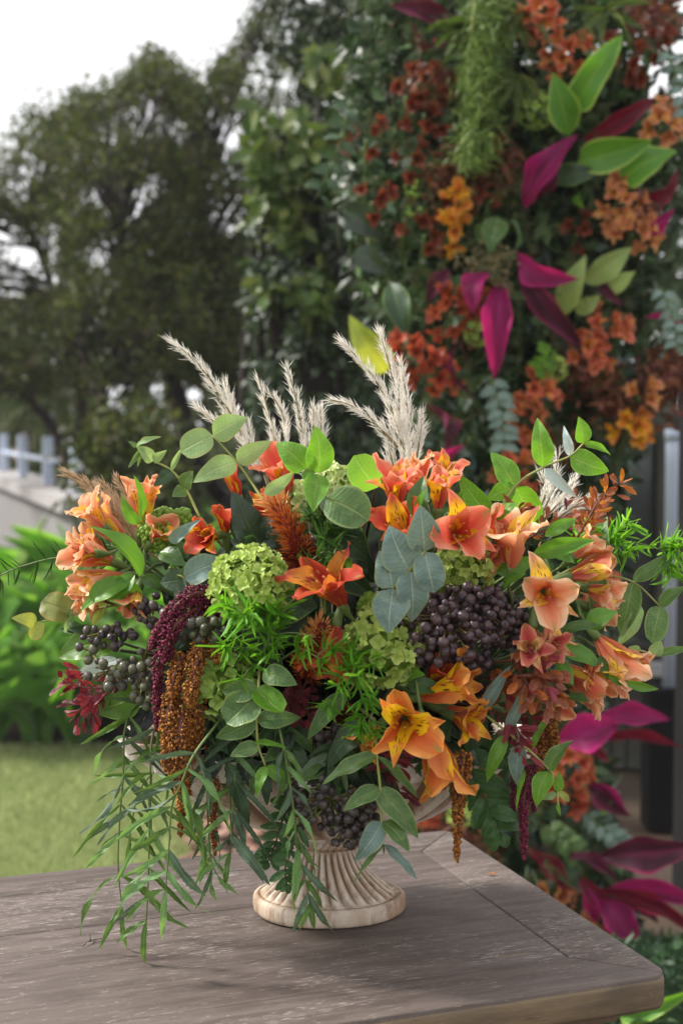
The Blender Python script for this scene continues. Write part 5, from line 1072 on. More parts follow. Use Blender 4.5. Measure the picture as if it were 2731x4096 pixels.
# deep filler
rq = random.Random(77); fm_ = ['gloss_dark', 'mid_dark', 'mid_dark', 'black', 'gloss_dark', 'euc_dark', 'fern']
cnt = 0
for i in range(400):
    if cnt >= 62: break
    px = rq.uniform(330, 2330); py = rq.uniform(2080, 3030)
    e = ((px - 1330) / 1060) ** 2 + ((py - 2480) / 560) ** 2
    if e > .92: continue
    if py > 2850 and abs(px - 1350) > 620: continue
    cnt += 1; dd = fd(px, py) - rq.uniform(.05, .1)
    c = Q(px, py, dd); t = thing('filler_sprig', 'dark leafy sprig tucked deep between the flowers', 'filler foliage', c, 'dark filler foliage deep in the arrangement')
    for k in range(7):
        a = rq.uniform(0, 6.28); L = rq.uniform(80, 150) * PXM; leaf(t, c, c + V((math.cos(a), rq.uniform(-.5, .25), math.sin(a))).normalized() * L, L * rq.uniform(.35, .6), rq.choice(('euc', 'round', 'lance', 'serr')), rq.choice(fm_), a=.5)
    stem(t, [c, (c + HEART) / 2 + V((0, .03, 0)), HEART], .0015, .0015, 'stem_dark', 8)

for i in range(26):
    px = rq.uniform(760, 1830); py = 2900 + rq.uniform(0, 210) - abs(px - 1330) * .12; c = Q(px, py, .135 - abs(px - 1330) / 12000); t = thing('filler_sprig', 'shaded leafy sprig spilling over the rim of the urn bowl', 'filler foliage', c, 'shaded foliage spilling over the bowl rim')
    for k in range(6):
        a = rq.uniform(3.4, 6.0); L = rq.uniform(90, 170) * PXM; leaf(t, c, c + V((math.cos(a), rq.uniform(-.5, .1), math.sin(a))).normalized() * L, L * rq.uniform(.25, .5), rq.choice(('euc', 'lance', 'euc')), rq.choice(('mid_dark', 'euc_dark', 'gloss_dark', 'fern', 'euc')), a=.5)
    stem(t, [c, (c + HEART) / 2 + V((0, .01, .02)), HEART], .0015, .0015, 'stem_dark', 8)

# ---- narrow pinnate hanging branches
def pinnate(label, pts, leaves, L=235, w=31, mats=('willow', 'willow', 'willow_pale', 'willow_blue'), start=.12, shape='willow', seed=1, droop=1.0, group='hanging branches of narrow leaflets', smat='stem', name='pinnate_branch', a=.5, cat='hanging foliage', spread=.85):
    r = random.Random(seed); P3 = [Q(*p) for p in pts]; t = thing(name, label, cat, P3[0], group); sp = spline(P3, 60); stem(t, P3, .0012, .0006, smat, 24)
    for k in range(leaves):
        s = start + (1 - start) * k / (leaves - 1) ; i = min(58, int(s * 59)); p = sp[i]; td = (sp[i + 1] - sp[i]).normalized(); side = td.cross(V((0, 1, 0)) + V((r.uniform(-.3, .3), 0, r.uniform(-.3, .3)))).normalized()
        for sg in (-1, 1):
            if k == leaves - 1 and sg == 1: d = td
            else: d = (td * r.uniform(.55, 1.0) + side * sg * spread * r.uniform(.7, 1.25) + V((0, r.uniform(-.3, .2), -.05 * droop))).normalized()
            l = L * PXM * r.uniform(.72, 1.12) * (1 - .35 * s * (0 if droop else 1)) * (.75 if k == leaves - 1 else 1)
            leaf(t, p, p + d * l, w * PXM * r.uniform(.8, 1.15), shape, r.choice(mats), jn(p, a)); 
    deepstem(t, P3[0], 'stem', .0014); return t
pinnate('long hanging branch of narrow leaflets crossing the orange amaranth', [(880, 2880, .15), (774, 3022, .17), (728, 3131, .17), (688, 3229, .165), (676, 3400, .16), (662, 3570, .16)], 9, 265, 27, seed=3, start=.2)
pinnate('hanging branch of narrow leaflets farthest left', [(640, 2790, .04), (540, 2830, .07), (500, 2920, .08), (496, 3010, .08), (492, 3131, .09), (480, 3275, .1), (473, 3464, .1), (490, 3640, .1)], 8, 245, 21, seed=4, start=.22)
pinnate('hanging branch of narrow leaflets reaching the table left of centre', [(720, 2830, .06), (640, 2870, .08), (608, 2960, .09), (603, 3080, .1), (600, 3200, .12), (597, 3384, .13), (592, 3560, .13), (585, 3700, .13)], 9, 235, 22, seed=5)
pinnate('bluish narrow-leaved branch hanging between amaranth and urn', [(990, 2860, .08), (945, 3050, .12), (935, 3246, .13), (920, 3420, .13)], 6, 225, 21, ('willow', 'willow_pale', 'willow_blue'), seed=6)
pinnate('pale narrow-leaved branch draped over the left of the urn foot', [(1115, 2900, .16), (1148, 3061, .17), (1173, 3230, .175), (1191, 3393, .17), (1222, 3520, .17), (1240, 3620, .17)], 10, 175, 24, ('willow', 'willow_pale', 'willow_blue'), seed=7, droop=1.4, spread=.4)
pinnate('dark narrow-leaved branch behind the others near the left bowl tip', [(700, 2960, .05), (640, 3060, .06), (560, 3160, .06), (520, 3330, .06)], 6, 225, 19, ('willow', 'euc_dark', 'willow_blue'), seed=8)
pinnate('wispy grey-green branch between the amaranth and pale branch', [(840, 2960, .07), (830, 3160, .09), (836, 3350, .1), (850, 3480, .1)], 7, 210, 18, ('willow_blue', 'willow', 'willow_pale'), seed=9, spread=.4)
t = thing('pinnate_branch', 'single long grey-green leaflet pointing at the urn foot', 'hanging foliage', Q(925, 3340, .14), 'hanging branches of narrow leaflets'); leaf(t, Q(925, 3345, .14), Q(1080, 3540, .16), 42 * PXM, 'willow', 'willow_blue', a=.2); leaf(t, Q(930, 3250, .13), Q(985, 3400, .14), 34 * PXM, 'willow', 'willow_blue', a=.2); leaf(t, Q(905, 3040, .12), Q(1000, 3330, .13), 60 * PXM, 'willow', 'euc_dark', a=.2); stem(t, [Q(905, 3035, .12), Q(920, 3200, .12), Q(925, 3345, .14)], .001, .001)

# ---- leather ferns
def fernfrond(label, pts, n, L, w, seed, d=None):
    return pinnate(label, pts, n, L, w, ('fern',), .05, 'pinna', seed, 0, 'leather fern fronds in the arrangement', 'stem_dark', 'fern_frond', .3, 'fern frond', 1.1)
fernfrond('dark leather fern frond hanging between the two right tassels', [(1850, 3000, .09), (1895, 3110, .1), (1955, 3230, .11), (2005, 3340, .11)], 10, 150, 54, 31)
fernfrond('leather fern frond pointing right below the amber blooms', [(1860, 2960, .07), (1960, 3000, .08), (2080, 3060, .08)], 8, 90, 40, 32)
fernfrond('dark fern frond in shadow left of the urn neck', [(1180, 3180, .1), (1130, 3280, .12), (1100, 3380, .12), (1070, 3450, .12)], 9, 95, 38, 33)
fernfrond('small fern frond lying across the fluted pedestal', [(1190, 3300, .15), (1165, 3400, .16), (1140, 3480, .16), (1150, 3540, .16)], 7, 80, 34, 34)

# ---- needle sprigs
needle_sprig('sparse thin-needled sprig sticking out at the far left', [(520, 2270, .04), (275, 2228, .03), (100, 2262, .03), (-20, 2310, .03)], 48, 105, 1.0, 'needle_dk', per=2, flat=1, w=.0013)
needle_sprig('short thin-needled sprig behind the left peach cluster', [(500, 2200, .02), (420, 2180, .01), (330, 2200, .01)], 26, 80, 1.0, 'needle_dk', per=2, w=.0013)
needle_sprig('bushy bright needle sprig at the centre left', [(1040, 2680, .12), (1070, 2580, .16), (1090, 2500, .17), (1070, 2440, .17)], 270, 105, 1.0, 'needle', 12, 180, w=.0014, per=5)
needle_sprig('needle sprig in front of the lower brick red petals', [(1120, 2640, .15), (1200, 2600, .17), (1290, 2640, .18)], 60, 90, 1.1, 'needle', 2, 80, w=.0013)
needle_sprig('vivid green needle sprig spilling down at the centre', [(1400, 2600, .15), (1430, 2700, .17), (1450, 2800, .175), (1500, 2930, .175)], 290, 82, .9, 'needle', 12, 125, w=.0013)
needle_sprig('light green feathery sprig spreading off the right side', [(2290, 2190, .05), (2430, 2160, .04), (2580, 2180, .04), (2720, 2230, .04)], 280, 95, 1.0, 'needle_yel', 9, 100, w=.0013)
needle_sprig('light needle sprig behind the grey leaf at the right', [(2250, 2230, .05), (2340, 2290, .05), (2360, 2400, .05)], 60, 80, 1.0, 'needle_yel', 2, 80, w=.0013)
needle_sprig('darker needle sprig right of the orange celosia', [(1300, 2240, .1), (1270, 2150, .12), (1240, 2060, .13)], 120, 85, 1.0, 'needle_dk', 5, 110, w=.0013)
needle_sprig('spidery needle whorls above the brick red bloom', [(1250, 2330, .12), (1220, 2270, .15), (1300, 2200, .15)], 60, 90, 1.3, 'needle_dk', 3, 120, w=.0013)
needle_sprig('tiny bright needle tuft beside the lime leaf', [(1470, 1960, .08), (1450, 1900, .08), (1420, 1870, .08)], 22, 65, 1.1, 'needle', w=.0012)
needle_sprig('needle wisps at the foot of the bushy bright sprig', [(1000, 2640, .14), (930, 2560, .15), (880, 2520, .15)], 40, 70, 1.0, 'needle', 2, 60, w=.0012)

# ---- copper and burgundy foliage
leafy_sprig('tall copper twig with orange tip pointing up at the right', [[(2300, 2160, .07), (2350, 2080, .07), (2393, 2004, .07), (2480, 1925, .07)]], 46, 52, 20, 'copper', ['copper_or'], 'copper_twig', 'copper foliage', 'copper-leaved twigs in the arrangement', 'stem_red')
t = thing('copper_twig', 'bright orange leaves at the tip of the tall copper twig', 'copper foliage', Q(2480, 1930, .08), 'copper-leaved twigs in the arrangement')
for a, b in (((2480, 1940), (2485, 1870)), ((2490, 1935), (2545, 1980)), ((2485, 1930), (2530, 1915)), ((2470, 1935), (2435, 1900)), ((2420, 1960), (2400, 1915)), ((2470, 1950), (2420, 1975))): leaf(t, Q(*a, .08), Q(*b, .09), 20 * PXM, 'obov', 'copper_or' if rnd.random() < .6 else 'copper')
leafy_sprig('brown copper twig behind the upright peach funnel', [[(2080, 2170, .08), (2190, 2110, .08), (2310, 2045, .07)], [(2050, 2110, .09), (2065, 2060, .09), (2080, 2020, .09)]], 52, 50, 19, 'copper', ['copper_or', 'burg_dark'], 'copper_twig', 'copper foliage', 'copper-leaved twigs in the arrangement', 'stem_red')
leafy_sprig('dark copper leaves showing through beneath the tall copper twig', [[(2150, 2240, .07), (2250, 2200, .07), (2330, 2160, .07)]], 20, 44, 18, 'burg_dark', ['copper'], 'copper_twig', 'copper foliage', 'copper-leaved twigs in the arrangement', 'stem_red')
leafy_sprig('dense shiny copper foliage below the salmon pink bloom', [[(2050, 2640, .13), (2100, 2720, .15), (2140, 2800, .15)], [(2160, 2640, .13), (2200, 2720, .14), (2250, 2790, .13)], [(2030, 2680, .12), (2010, 2740, .13), (2000, 2800, .13)], [(2080, 2650, .13), (2170, 2700, .15), (2190, 2830, .14)]], 120, 60, 30, 'copper', ['copper_or', 'burg'], 'copper_bush_sprig', 'copper foliage', 'copper-leaved twigs in the arrangement', 'stem_red')
leafy_sprig('small dark-red shoot in front of the salmon pink bloom', [[(2130, 2700, .16), (2160, 2640, .17), (2200, 2570, .17)]], 26, 42, 16, 'burg', ['copper'], 'burgundy_twig', 'burgundy foliage', 'burgundy-leaved twigs in the arrangement', 'stem_red')
leafy_sprig('burgundy foliage over the yellow-green twig at lower right', [[(1950, 2830, .11), (2040, 2880, .14), (2090, 2960, .14)], [(2000, 2820, .11), (2080, 2850, .13), (2170, 2900, .13)], [(2040, 2880, .12), (2080, 2990, .14), (2090, 3030, .14)]], 80, 52, 22, 'burg', ['burg_dark', 'burg'], 'burgundy_twig', 'burgundy foliage', 'burgundy-leaved twigs in the arrangement', 'stem_red')
leafy_sprig('spiky burgundy twig at the lower left edge', [[(540, 2690, .07), (400, 2750, .07), (300, 2740, .07), (240, 2715, .07)], [(420, 2760, .07), (340, 2820, .07), (280, 2890, .07)], [(480, 2740, .07), (400, 2800, .07), (350, 2860, .07)], [(360, 2690, .06), (320, 2720, .06), (300, 2760, .06)]], 62, 66, 25, 'burg', ['burg_dark'], 'burgundy_twig', 'burgundy foliage', 'burgundy-leaved twigs in the arrangement', 'stem_red', fwd=.9)
leafy_sprig('layered crimson leaves in the shadow left of the urn berries', [[(1230, 2720, .1), (1190, 2800, .13), (1160, 2860, .13)], [(1250, 2740, .1), (1230, 2820, .12), (1240, 2900, .12)]], 60, 48, 34, 'burg_dark', ['burg'], 'crimson_leaf_cluster', 'crimson foliage', 'burgundy-leaved twigs in the arrangement', 'stem_red')
leafy_sprig('dark crimson leaves dangling over the shell bowl', [[(1570, 2960, .12), (1565, 3060, .14), (1590, 3190, .14)]], 30, 70, 24, 'burg_dark', ['burg'], 'crimson_leaf_cluster', 'crimson foliage', 'burgundy-leaved twigs in the arrangement', 'stem_red')
leafy_sprig('tiny maroon leaves below the left peach cluster', [[(380, 2390, .05), (340, 2370, .05), (300, 2360, .05)]], 14, 36, 20, 'burg_dark', ['burg'], 'burgundy_twig', 'burgundy foliage', 'burgundy-leaved twigs in the arrangement', 'stem_red')
leafy_sprig('tiny maroon leaves beside the drooping grey leaf at right', [[(2400, 2330, .05), (2420, 2370, .05), (2440, 2400, .05)]], 14, 36, 18, 'burg_dark', ['burg'], 'burgundy_twig', 'burgundy foliage', 'burgundy-leaved twigs in the arrangement', 'stem_red')

# ================================================================== FLORAL COLUMN (behind, right)
YC = 2.95; PC = YC / FPX
def Cq(px, py, d=0.0): return P(px, py, YC - d)
LE = [(-200, 1380), (300, 1400), (700, 1360), (1100, 1420), (1400, 1560), (1900, 1640), (2600, 1700), (3100, 1660), (3500, 1750), (3900, 1850)]
RE = [(-200, 2800), (500, 2760), (900, 2680), (1200, 2620), (1500, 2640), (1750, 2560), (2100, 2470), (2700, 2420), (3000, 2380), (3300, 2420), (3600, 2520), (3900, 2560)]
def edge(tab, y):
    for (a, b), (c, d) in zip(tab, tab[1:]):
        if a <= y <= c: return b + (d - b) * (y - a) / (c - a)
    return tab[-1][1]
def colpts(n, seed, y0=-180, y1=3880, dmin=-.35, dmax=.02, inset=0, gap=-.9, sc=110.):
    r = random.Random(seed); out = []
    while len(out) < n:
        y = r.uniform(y0, y1); a, b = edge(LE, y) + inset, edge(RE, y) - inset; x = r.uniform(a - 20, b + 20); u = (x - a) / (b - a) * 2 - 1
        if noise.noise(V((x / sc, y / sc, seed * 1.7))) < gap: continue
        if r.random() < max(0, abs(u) - .82) * 3: continue
        if x > 2560 and y < 420 and noise.noise(V((x / 60., y / 60., 5))) < .08: continue
        out.append(tuple(Cq(x, y, dmax - (dmax - dmin) * r.random() - .12 * u * u + .05 * noise.noise(V((x / 150., y / 150., 1))))))
    return np.array(out)
fcol = thing('floral_column_greenery', 'dense mixed greenery packed round the tall floral column', 'greenery', (P(2050, 2000, 3.2).x, 3.2, 0), kind='stuff')
g5 = np.random.default_rng(55)
def mass(n, seed, L, W, cols, name, **k):
    C = colpts(n, seed, **k); D = g5.normal(size=C.shape) + np.array([0, -.4, -.3]); N = g5.normal(size=C.shape) * .7 + np.array([-.2, -.8, .6])
    o = put(name, leafcloud(name, C, D, N, L * (.6 + g5.random(len(C)) * .8), W, cloudmat(name + '_leaf', cols, .42, .25, .4)), fcol); o['kind'] = 'stuff'
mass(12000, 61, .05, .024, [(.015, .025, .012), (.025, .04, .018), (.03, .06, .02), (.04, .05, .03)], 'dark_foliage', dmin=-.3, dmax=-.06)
mass(5200, 62, .042, .02, [(.015, .032, .014), (.025, .055, .018), (.045, .08, .022), (.022, .036, .02)], 'green_foliage', dmin=-.12, dmax=.01, gap=-.1)
mass(1300, 63, .04, .022, [(.06, .13, .04), (.11, .19, .06), (.08, .13, .09)], 'light_foliage', dmin=-.08, dmax=.02, gap=.16, sc=80.)
mass(1900, 64, .03, .014, [(.2, .26, .24), (.12, .2, .17), (.08, .14, .12)], 'bluish_foliage', dmin=-.08, dmax=.02, y0=1300, gap=.1, sc=90.)
def finem(n, seed, cols, name, L=.02, **k):
    C = colpts(n, seed, **k); o = put(name, strips(name, C, g5.normal(size=C.shape) + np.array([0, -.3, .1]), L * (.6 + g5.random(len(C))), .0022, cloudmat(name + '_needle', cols, .45, .3)), fcol); o['kind'] = 'stuff'
finem(26000, 65, [(.03, .07, .02), (.06, .11, .03), (.025, .05, .02)], 'fine_fern', dmin=-.08, dmax=.03, gap=.0, sc=120.)
def clumpm(cs, n, L, W, cols, name, sp=.05):
    C = []
    for (x, y, rpx) in cs:
        c = Cq(x, y, .02); C.append(np.array(tuple(c)) + g5.normal(size=(n, 3)) * np.array([rpx * PC * .5, .03, rpx * PC * .5]))
    C = np.concatenate(C); o = put(name, leafcloud(name, C, g5.normal(size=C.shape), g5.normal(size=C.shape) + np.array([0, -.6, .4]), L * (.6 + g5.random(len(C)) * .7), W, cloudmat(name + '_leaf', cols, .45, .25)), fcol); o['kind'] = 'stuff'
finem(14000, 66, [(.03, .07, .02), (.06, .11, .03), (.1, .15, .05), (.14, .06, .03)], 'overhanging_fern', L=.024, dmin=.02, dmax=.13, gap=.08, sc=70.)
clumpm([(1800, 700, 130), (1950, 620, 100), (2020, 700, 90), (1720, 350, 90), (2640, 1560, 130), (2450, 1600, 110), (2330, 1480, 90), (2690, 1480, 100), (1880, 1290, 80), (2600, 60, 100), (2200, 1800, 120), (2560, 850, 60), (1760, 3300, 110), (1900, 3400, 80)], 210, .026, .012, [(.16, .05, .025), (.24, .09, .04), (.1, .03, .02), (.2, .06, .05)], 'russet_foliage')
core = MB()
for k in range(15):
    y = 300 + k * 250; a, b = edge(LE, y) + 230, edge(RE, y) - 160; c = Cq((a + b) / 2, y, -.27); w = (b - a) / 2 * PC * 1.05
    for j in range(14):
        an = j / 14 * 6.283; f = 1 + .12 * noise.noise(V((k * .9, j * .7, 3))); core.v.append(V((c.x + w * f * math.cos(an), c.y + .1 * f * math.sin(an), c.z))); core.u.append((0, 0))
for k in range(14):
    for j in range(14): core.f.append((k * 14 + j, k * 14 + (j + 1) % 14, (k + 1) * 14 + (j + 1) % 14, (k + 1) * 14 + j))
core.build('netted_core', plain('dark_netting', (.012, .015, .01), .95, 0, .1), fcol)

# ---- flowers of the column, one cluster = one bunch of blooms
def cluster(label, px, py, rpx, pal, nb, L=72, d=.07):
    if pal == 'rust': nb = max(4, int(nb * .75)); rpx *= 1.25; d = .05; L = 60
    c = Cq(px, py, d); t = thing('alstroemeria_bunch', label, 'alstroemeria bunch', c, 'bunches of alstroemeria on the floral column'); r = random.Random(px * 7 + py)
    for i in range(nb):
        a = i * 2.4 + r.uniform(-.4, .4); q = math.sqrt((i + .4) / nb); x, z = math.cos(a) * q, math.sin(a) * q
        p = c + V((x * rpx * PC * .8, -.02 + .02 * q, z * rpx * PC * .8)); ax = V((x * .9 + r.uniform(-.3, .3), -.9 + r.uniform(-.2, .4), z * .9 + r.uniform(-.3, .3))).normalized()
        e = link(bpy.data.objects.new('bloom', None)); e.empty_display_size = .01; e.parent = t; e.location = p - c; ORG[e.name] = p
        bloom(e, p, ax, L * PC * r.uniform(.85, 1.2), pal, r.uniform(38, 62), r.uniform(0, 6), 6, False, stamens=False)
    stem(t, [c + V((0, .02, 0)), c + V((0, .12, -.05)), c + V((0, .22, -.12))], .004, .003); return t
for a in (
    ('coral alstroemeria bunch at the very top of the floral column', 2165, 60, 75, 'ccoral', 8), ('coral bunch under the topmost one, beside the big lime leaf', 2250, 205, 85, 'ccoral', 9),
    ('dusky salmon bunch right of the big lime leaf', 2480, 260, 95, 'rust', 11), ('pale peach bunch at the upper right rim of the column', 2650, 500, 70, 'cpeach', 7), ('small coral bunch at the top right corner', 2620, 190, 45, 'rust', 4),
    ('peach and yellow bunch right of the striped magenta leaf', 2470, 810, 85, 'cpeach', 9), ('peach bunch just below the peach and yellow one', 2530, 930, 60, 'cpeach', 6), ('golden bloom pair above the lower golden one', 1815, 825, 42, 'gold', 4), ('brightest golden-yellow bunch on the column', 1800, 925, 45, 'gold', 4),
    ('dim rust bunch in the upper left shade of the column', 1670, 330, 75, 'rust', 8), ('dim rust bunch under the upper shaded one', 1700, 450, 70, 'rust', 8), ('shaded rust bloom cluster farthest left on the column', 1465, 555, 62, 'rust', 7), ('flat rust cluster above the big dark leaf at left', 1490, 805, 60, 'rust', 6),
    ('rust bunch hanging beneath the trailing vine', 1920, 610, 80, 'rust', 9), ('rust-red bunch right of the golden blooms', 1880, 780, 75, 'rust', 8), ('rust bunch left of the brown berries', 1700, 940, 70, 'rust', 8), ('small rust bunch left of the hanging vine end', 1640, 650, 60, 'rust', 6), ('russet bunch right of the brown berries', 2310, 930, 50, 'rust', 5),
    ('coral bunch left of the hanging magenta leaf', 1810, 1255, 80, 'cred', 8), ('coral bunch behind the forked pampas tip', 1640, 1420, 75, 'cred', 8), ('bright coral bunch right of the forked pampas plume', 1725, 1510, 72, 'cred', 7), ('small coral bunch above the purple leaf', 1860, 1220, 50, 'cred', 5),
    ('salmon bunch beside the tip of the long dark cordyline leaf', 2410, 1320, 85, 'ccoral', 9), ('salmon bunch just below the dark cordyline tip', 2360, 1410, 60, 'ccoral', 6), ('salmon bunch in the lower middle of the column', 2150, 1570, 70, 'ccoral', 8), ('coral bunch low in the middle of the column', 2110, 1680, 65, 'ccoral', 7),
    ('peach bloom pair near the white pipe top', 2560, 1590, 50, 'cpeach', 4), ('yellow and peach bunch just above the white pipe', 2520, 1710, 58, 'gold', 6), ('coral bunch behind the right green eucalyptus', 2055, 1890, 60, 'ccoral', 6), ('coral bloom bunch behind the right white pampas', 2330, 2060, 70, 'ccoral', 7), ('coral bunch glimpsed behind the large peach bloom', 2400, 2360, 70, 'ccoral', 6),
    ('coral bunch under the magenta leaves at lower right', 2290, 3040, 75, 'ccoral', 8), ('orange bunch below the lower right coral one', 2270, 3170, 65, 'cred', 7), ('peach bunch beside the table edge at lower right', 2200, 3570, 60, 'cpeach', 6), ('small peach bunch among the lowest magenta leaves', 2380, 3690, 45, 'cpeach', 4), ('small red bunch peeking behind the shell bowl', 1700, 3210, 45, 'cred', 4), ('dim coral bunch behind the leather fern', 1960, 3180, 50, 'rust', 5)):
    cluster(*a)

def bigleaf(label, name, cat, leaves, group, mat=None, extra=None):
    b = leaves[0]; t = thing(name, label, cat, Cq(b[0], b[1], .06), group)
    for l in leaves:
        d0 = l[7] if len(l) > 7 else .06; d1 = l[8] if len(l) > 8 else d0 + .05
        leaf(t, Cq(l[0], l[1], d0), Cq(l[2], l[3], d1), l[4] * PC * (.74 if l[5][:4] == 'cord' else 1.1), l[6] if len(l) > 6 else ('cord' if l[5][:4] == 'cord' else 'lance'), l[5], a=.35)
    c = Cq(b[0], b[1], .06); stem(t, [c, c + V((0, .1, -.03)), c + V((0, .2, -.06))], .004, .004, 'stem_dark', 6); return t
CG = 'cordyline leaves on the floral column'
bigleaf('magenta cordyline leaves spraying from the middle of the column', 'cordyline_rosette', 'cordyline', [(2070, 1010, 2300, 1125, 120, 'cord_mag', 'cord', .1, .16), (1950, 1090, 1885, 1245, 115, 'cord_mag', 'cord', .1, .14), (2000, 1130, 1975, 1510, 130, 'cord_mag', 'cord', .09, .14), (2075, 1090, 2340, 1400, 105, 'cord_dark', 'cord', .08, .12), (1790, 1080, 1705, 1210, 85, 'cord_dark', 'cord', .06, .07)], CG)
bigleaf('striped dark magenta leaf below the two green upright leaves', 'cordyline_leaf', 'cordyline', [(2100, 830, 2295, 530, 125, 'cord_mag', 'cord', .08, .14), (2120, 800, 2240, 620, 60, 'cord_dark', 'cord', .1, .12)], CG)
bigleaf('long dark red leaf rising right of the upright green leaves', 'cordyline_leaf', 'cordyline', [(2330, 560, 2625, 388, 85, 'cord_red', 'cord', .07, .1)], CG)
bigleaf('dark wine leaf at the upper right behind the yellow-edged leaf', 'cordyline_leaf', 'cordyline', [(2560, 790, 2720, 680, 90, 'cord_red', 'cord', .05, .07)], CG)
bigleaf('small bright magenta leaf near the right rim of the column', 'cordyline_leaf', 'cordyline', [(2590, 950, 2695, 838, 62, 'cord_mag', 'cord', .06, .1)], CG)
bigleaf('slim magenta leaf poking out to the right above the pipe', 'cordyline_leaf', 'cordyline', [(2580, 1270, 2760, 1325, 40, 'cord_mag', 'cord', .06, .08)], CG)
bigleaf('narrow purple leaf left of the lower coral bunches', 'cordyline_leaf', 'cordyline', [(1830, 1370, 1880, 1590, 40, 'cord_dark'), (2400, 1140, 2480, 1220, 50, 'cord_dark')], CG)
bigleaf('shaded plum leaf directly right of the forked pampas', 'cordyline_leaf', 'cordyline', [(1690, 1620, 1790, 1830, 120, 'cord_dark', 'cord', .05, .08), (1780, 1850, 1850, 1780, 50, 'cord_mag')], CG)
bigleaf('very dark purple leaves at the top left of the column', 'cordyline_leaf', 'cordyline', [(1800, 60, 1560, 20, 90, 'cord_dark', 'cord', .02, .05), (1790, 170, 1640, 100, 90, 'cord_dark', 'cord', .02, .05)], CG)
bigleaf('bright magenta spray pointing right below the arrangement', 'cordyline_rosette', 'cordyline', [(2230, 2960, 2480, 2890, 170, 'cord_mag', 'cord', .12, .14), (2380, 2880, 2680, 2868, 100, 'cord_mag', 'cord', .1, .12), (2350, 2960, 2740, 2985, 56, 'cord_red', 'cord', .09, .11), (2320, 2980, 2440, 3050, 50, 'cord_red', 'cord', .08, .09)], CG)
bigleaf('purple leaf slanting down right below the magenta spray', 'cordyline_leaf', 'cordyline', [(2345, 3110, 2520, 3270, 95, 'cord_dark', 'cord', .08, .12), (2360, 3140, 2510, 3250, 50, 'cord_mag', 'cord', .09, .13)], CG)
bigleaf('large smoky purple leaf pointing at the black post', 'cordyline_leaf', 'cordyline', [(2400, 3430, 2780, 3390, 165, 'cord_dark', 'cord', .1, .12)], CG)
bigleaf('crimson and magenta leaves spreading from the column foot', 'cordyline_rosette', 'cordyline', [(2090, 3390, 2300, 3640, 90, 'cord_red', 'cord', .06, .1), (2290, 3480, 2560, 3640, 90, 'cord_red', 'cord', .08, .1), (2440, 3550, 2800, 3620, 95, 'cord_mag', 'cord', .1, .13), (2400, 3560, 2790, 3740, 90, 'cord_red', 'cord', .1, .14), (2470, 3590, 2640, 3690, 60, 'cord_dark', 'cord', .1, .13), (2250, 3420, 2480, 3520, 60, 'cord_dark', 'cord', .1, .13), (2400, 3600, 2560, 3775, 140, 'cord_mag', 'cord', .12, .16), (2330, 3540, 2390, 3700, 70, 'cord_mag', 'cord', .1, .12), (2060, 3270, 2110, 3340, 50, 'cord_red')], CG)
GG = 'large green leaves on the floral column'
bigleaf('two upright lime green leaves high on the column', 'broad_green_leaf', 'broad green leaf', [(2290, 450, 2485, 140, 105, 'var_green', 'strap', .12, .18), (2275, 540, 2215, 290, 112, 'var_green', 'lance', .11, .16)], GG)
bigleaf('wide yellow-edged green leaves at the right shoulder of the column', 'broad_green_leaf', 'broad green leaf', [(2310, 650, 2610, 560, 125, 'var_green', 'euc', .1, .15), (2480, 725, 2705, 600, 135, 'var_green', 'euc', .09, .12)], GG)
bigleaf('yellow mottled leaf behind the forked pampas tips', 'broad_green_leaf', 'broad green leaf', [(1545, 1490, 1400, 1262, 120, 'var_yellow', 'euc', .1, .13)], GG)
bigleaf('pale ruffled green leaves right of the magenta rosette', 'broad_green_leaf', 'broad green leaf', [(2260, 1260, 2335, 1020, 90, 'var_pale', 'lance', .08, .12), (2330, 1130, 2530, 990, 90, 'var_pale', 'lance', .08, .1), (2430, 1170, 2540, 1085, 60, 'var_pale', 'lance', .08, .1), (2300, 1250, 2400, 1180, 60, 'var_pale', 'lance', .08, .1)], GG)
bigleaf('big dark glossy leaf at the left side of the column', 'broad_green_leaf', 'broad green leaf', [(1360, 830, 1540, 960, 110, 'gloss_dark', 'euc', .03, .04), (1420, 1000, 1560, 1090, 90, 'gloss_dark', 'euc', .03, .04)], GG)
bigleaf('long shaded green leaf above the yellow mottled one', 'broad_green_leaf', 'broad green leaf', [(1560, 1130, 1625, 1350, 95, 'mid_dark', 'lance', .06, .1), (1770, 1340, 1860, 1260, 46, 'mid_dark')], GG)
bigleaf('crumpled grey-green leaves left of the magenta rosette', 'broad_green_leaf', 'broad green leaf', [(1990, 870, 1960, 1010, 90, 'euc', 'lance', .07, .1), (2040, 880, 2070, 1000, 60, 'euc', 'lance', .07, .1), (1900, 950, 1960, 900, 50, 'euc')], GG)
bigleaf('green leaf over the striped magenta leaf', 'broad_green_leaf', 'broad green leaf', [(2210, 720, 2390, 680, 90, 'mid_dark', 'euc', .1, .12), (2310, 780, 2330, 830, 36, 'euc_bright')], GG)
bigleaf('dark green leaf among the lowest crimson leaves', 'broad_green_leaf', 'broad green leaf', [(2220, 3450, 2340, 3580, 90, 'mid_dark', 'euc', .08, .1)], GG)
